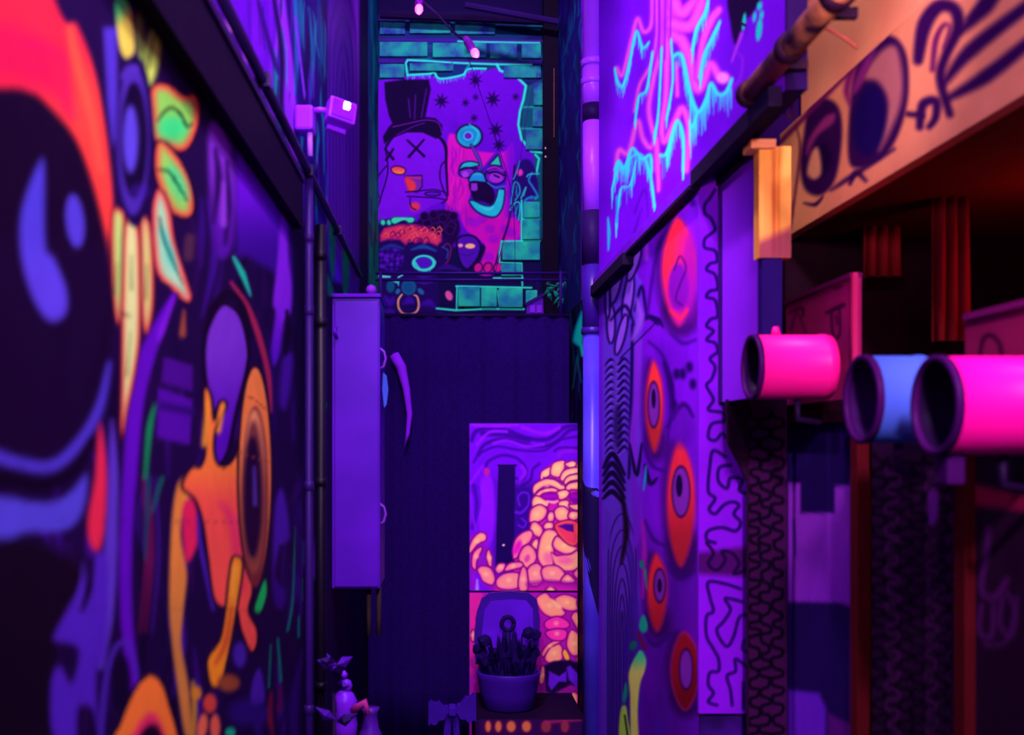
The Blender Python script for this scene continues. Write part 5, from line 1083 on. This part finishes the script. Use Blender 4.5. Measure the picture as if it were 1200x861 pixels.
# violet bow lying in front of the curtain
BWY = 5.05
bow = thing('fabric_bow', 'crumpled violet bow on the floor in front of the curtain', 'bow', at(528, 850, BWY))
M_bow = mat('violet_ribbon', (50, 10, 140), .7)
for sgn, nm in ((-1, 'loop'), (1, 'loop')):
    bm = bmesh.new(); c_ = at(530, 832, BWY); pts = []
    for k in range(9):
        t = k / 8; x = sgn * (.012 + .105 * t); hh = .012 + .072 * math.sin(min(t * 1.9, 1.57)) * (1.1 if sgn > 0 else .9)
        for e in (0, 1, 2, 3):
            ang = math.pi / 2 * e + math.pi / 4; pts.append(bm.verts.new(c_ + Vector((x, .03 * math.sin(ang), hh * math.cos(ang) + .015 * t * sgn + .008 * math.sin(k * 2)))))
    for k in range(8):
        for e in range(4): bm.faces.new((pts[k * 4 + e], pts[k * 4 + (e + 1) % 4], pts[k * 4 + 4 + (e + 1) % 4], pts[k * 4 + 4 + e]))
    bm.faces.new(pts[:4]); bm.faces.new(pts[-4:]); obj(nm, bm, M_bow, bow)
c_ = at(530, 832, BWY); box('knot', c_.x - .018, c_.x + .018, BWY - .04, BWY + .04, c_.z - .022, c_.z + .024, M_bow, bow, .008)
for dx in (-.035, .03):
    prism('tail', [c_ + Vector((0, 0, -.01)), c_ + Vector((dx, 0, -.01)), c_ + Vector((dx * 1.8, 0, -c_.z + .002)), c_ + Vector((dx * .8, 0, -c_.z + .002))], .008, M_bow, bow)

# ------------------------------------------------------------------ left-hand fittings
CYY = 4.03
a, b = at(388, 690, CYY), at(445, 347, CYY); a.x = XL + .002
cab = thing('meter_cabinet', 'tall narrow purple metal cabinet mounted on the left wall', 'cabinet', (a.x, CYY, a.z))
M_cab = mat('purple_sheet_metal', (76, 7, 172), .45, .4, c2=(66, 6, 156), scale=4, bump=.05)
box('body', a.x, b.x, CYY + .012, CYY + .34, a.z, b.z, M_cab, cab, .004)
cdoor = box('door', a.x + .012, b.x - .006, CYY, CYY + .012, a.z + .008, b.z - .02, M_cab, cab, .003)
box('top_lip', a.x, b.x + .004, CYY - .006, CYY + .345, b.z - .004, b.z + .010, mat('cab_lip', (84, 10, 180)), cab, .002)
tube('latch', [at(394, 383, CYY - .002), at(392, 388, CYY - .02), at(395, 396, CYY - .002)], .006, M_cab, cdoor, 8)
for py in (420, 602): tube('hook', [at(445, py - 12, CYY + .05), at(450, py - 8, CYY + .05), at(452, py, CYY + .05), at(450, py + 9, CYY + .05), at(445, py + 12, CYY + .05)], .005, mat('hook_violet', (110, 40, 180), .4), cab, 8)
lathe('knob', [(.002, 0), (.016, .006), (.022, .02), (.016, .036), (.004, .042)], at(435, 346, CYY + .05), mat('knob_violet', (120, 30, 190), .4), cab, seg=16)
for dx in (-.02, .02): tube('cable_tail', [Vector((b.x - .03 + dx, CYY + .1, a.z)), Vector((b.x - .03 + dx, CYY + .1, a.z - .2))], .010, mat('tail_brown', (60, 40, 50), .6), cab, 8)
prism('blue_tag', [at(449, 436, CYY + .06), at(453, 440, CYY + .06), at(455, 456, CYY + .06), at(453, 474, CYY + .06), at(450, 478, CYY + .06), at(448, 456, CYY + .06)], .004, mat('blue_tag', (50, 70, 190)), cab)

FYY = 3.05
fl = thing('floodlight', 'small violet floodlight on a wall box, its single white diode lit', 'lamp', at(354, 140, FYY))
M_fl = mat('violet_housing', (140, 24, 240), .4, .4, var=.06)
a, b = at(340, 155, FYY), at(368, 126, FYY)
box('junction_box', XL + .002, b.x, FYY - .03, FYY + .05, a.z, b.z, M_fl, fl, .008)
tube('arm', [at(366, 130, FYY), at(374, 129, FYY), at(384, 130, FYY)], .009, M_fl, fl, 10)
hc = at(399, 133, FYY)
bm = bmesh.new(); bm_box(bm, -.042, .042, -.022, .022, -.036, .036, .006)
head = obj('housing', bm, M_fl, fl); head.location = hc; head.rotation_euler = (math.radians(-14), math.radians(12), math.radians(24))
bm = bmesh.new(); bm_box(bm, -.034, .034, -.0255, -.020, -.028, .028, .002)
fr = obj('glass', bm, mat('violet_glass', (112, 16, 220), .15, .5), fl); fr.location = hc; fr.rotation_euler = head.rotation_euler
bm = bmesh.new(); bm_box(bm, .000, .017, -.031, -.025, .003, .024, .001)
di = obj('diode', bm, mat('lit_diode', (255, 235, 255), emit=(255, 236, 255), strength=6), fl); di.location = hc; di.rotation_euler = head.rotation_euler
bm = bmesh.new(); bm_box(bm, -.03, .03, .018, .034, -.05, -.034, .003)
br = obj('bracket', bm, M_fl, fl); br.location = hc; br.rotation_euler = head.rotation_euler
tube('drop_tube', [at(363, 155, FYY), at(363.5, 183, FYY)], .008, mat('pale_lilac', (180, 90, 250), .4), fl, 10)
spot('floodlight_beam', hc + Vector((.09, -.01, -.03)), Vector((.75, 3.8, 1.7)), 36, 120, UV, .02)

# ornaments cluttered low at the left
def ornament(px, py, Y, label, prof, c):
    p = at(px, py, Y); return p
M_orn = mat('violet_glaze', (110, 20, 220), .35, .5)
p = at(404, 870, 3.6)
fig = thing('figurine', 'small violet figurine with a round head low by the left wall', 'figurine', (p.x, 3.6, 0))
lathe('plinth', [(.05, 0), (.05, p.z - .05), (.05, p.z - .02), (.05, p.z)], (p.x, 3.6, 0), mat('dark_plinth', (30, 8, 60)), fig, seg=20)
lathe('body', [(.02, 0), (.04, .02), (.045, .07), (.036, .12), (.044, .15), (.03, .175), (.012, .19)], (p.x, 3.6, p.z - .002), M_orn, fig, seg=20)
lathe('head', [(.002, 0), (.018, .008), (.022, .022), (.016, .04), (.002, .046)], (p.x + .005, 3.6, p.z + .178), M_orn, fig, seg=16)
lathe('topknot', [(.002, 0), (.011, .006), (.012, .016), (.002, .028)], (p.x - .002, 3.6, p.z + .226), M_orn, fig, seg=12)
tube('arm', [Vector((p.x + .03, 3.58, p.z + .12)), Vector((p.x + .075, 3.56, p.z + .15)), Vector((p.x + .085, 3.56, p.z + .11))], [.016, .015, .010], mat('rose_glaze', (150, 30, 130), .4), fig, 10)
p = at(434, 880, 3.75)
vs = thing('vase', 'violet bottle vase beside the round-headed figurine', 'vase', (p.x, 3.75, 0))
lathe('body', [(.05, 0), (.06, .05), (.06, p.z + .02), (.03, p.z + .09), (.026, p.z + .14), (.034, p.z + .16)], (p.x, 3.75, 0), mat('dim_violet_glaze', (70, 14, 150), .4, .5), vs, seg=20)
p = Vector((-.37, 3.28, .7))
pt = thing('potted_shrub', 'dim violet leafy shrub in a dark pot by the left wall', 'plant', (p.x, 3.28, 0))
lathe('pot', [(.045, 0), (.06, .22), (.065, .24), (.055, .24), (.05, .22)], (p.x + .03, 3.28, 0), mat('dark_pot', (28, 8, 60)), pt, seg=20)
tube('stem', [(p.x + .03, 3.28, .2), (p.x + .025, 3.28, .6), (p.x + .02, 3.28, .95)], [.012, .01, .005], mat('dark_stem', (34, 10, 60)), pt, 8)
for i in range(34):
    z = random.uniform(.45, 1.05); aa = random.uniform(0, 6.28); base = Vector((p.x + .03, 3.28, z)); tip = base + Vector((.085 * math.cos(aa) * .8, .09 * math.sin(aa), random.uniform(.0, .06)))
    tip.x = max(tip.x, XL + .02)
    bm = bmesh.new(); leaf(bm, base, tip, .018); obj('leaf', bm, random.choice([mat('leaf_violet', (70, 14, 160), .6), mat('leaf_dim', (40, 10, 90), .6)]), pt)

# ------------------------------------------------------------------ string lights and small far things
M_bulb = mat('lit_pink_bulb', (255, 120, 230), emit=(255, 60, 205), strength=1.5)
M_sock = mat('violet_socket', (96, 14, 150), .5)
for (px, py, Y, lab, tilt) in [(491, 6, 5.2, 'glowing magenta string bulb near the top edge', (0, -1)), (554, 58, 5.2, 'glowing magenta string bulb hanging lower over the torn bricks', (.55, -.83))]:
    c_ = at(px, py, Y); d_ = Vector((tilt[0], 0, tilt[1])).normalized()
    sb = thing('string_bulb', lab, 'bulb', c_, 'bulbs on the overhead cord')
    tube('socket', [c_ - d_ * .075, c_ - d_ * .05, c_ - d_ * .012, c_], [.012, .022, .022, .017], M_sock, sb, 14)
    tube('bulb', [c_, c_ + d_ * .012, c_ + d_ * .028, c_ + d_ * .042, c_ + d_ * .048], [.013, .020, .021, .012, .003], M_bulb, sb, 16)
    point('bulb_glow', c_ + d_ * .06 + Vector((0, -.05, -.03)), .9, (1.0, .25, .85), .03)
wire('string_light_cord', 'dark cord carrying the two magenta bulbs overhead', [at(455, -60, 5.2), at(489, -6, 5.2), at(512, 16, 5.2), at(530, 36, 5.2), at(550, 52, 5.2)], .006, (24, 4, 60), 'cord')

hb = thing('birdhouse', 'tiny purple gabled box under the gate rail', 'birdhouse', at(632, 370, 6.0))
q = [at(617, 368, 6.0), at(617, 354, 6.0), at(636, 345, 6.0), at(637, 368, 6.0)]
prism('body', q, .06, mat('purple_box', (72, 10, 160)), hb)
tube('hanger', [at(630, 350, 6.03), at(630, 338, 6.06), at(630, 329.5, 6.092)], .003, mat('dark_roof', (34, 6, 90)), hb, 6)
prism('roof', [at(615, 355, 5.99), at(637, 343, 5.99), at(639, 346, 5.99), at(616, 358, 5.99)], .08, mat('dark_roof', (34, 6, 90)), hb)
for x in (621, 629): prism('pane', [at(x, 366, 5.995), at(x, 358, 5.995), at(x + 6, 357, 5.995), at(x + 6, 366, 5.995)], .004, mat('lilac_pane', (110, 24, 200)), hb)
vine = thing('vine', 'teal leafy vine hanging beside the black corner post', 'vine', at(655, 330, 6.3))
tube('stem', [at(640, 332, 6.3), at(652, 336, 6.3), at(662, 330, 6.3), at(668, 350, 6.3)], .006, mat('teal_stem', (14, 90, 100)), vine, 8)
for i in range(16):
    base = at(random.uniform(640, 668), random.uniform(328, 350), 6.3); tip = base + Vector((random.uniform(-.06, .06), random.uniform(-.03, .03), random.uniform(-.10, .03)))
    bm = bmesh.new(); leaf(bm, base, tip, .014); obj('leaf', bm, mat('teal_leaf', (20, 120, 120), .6), vine)
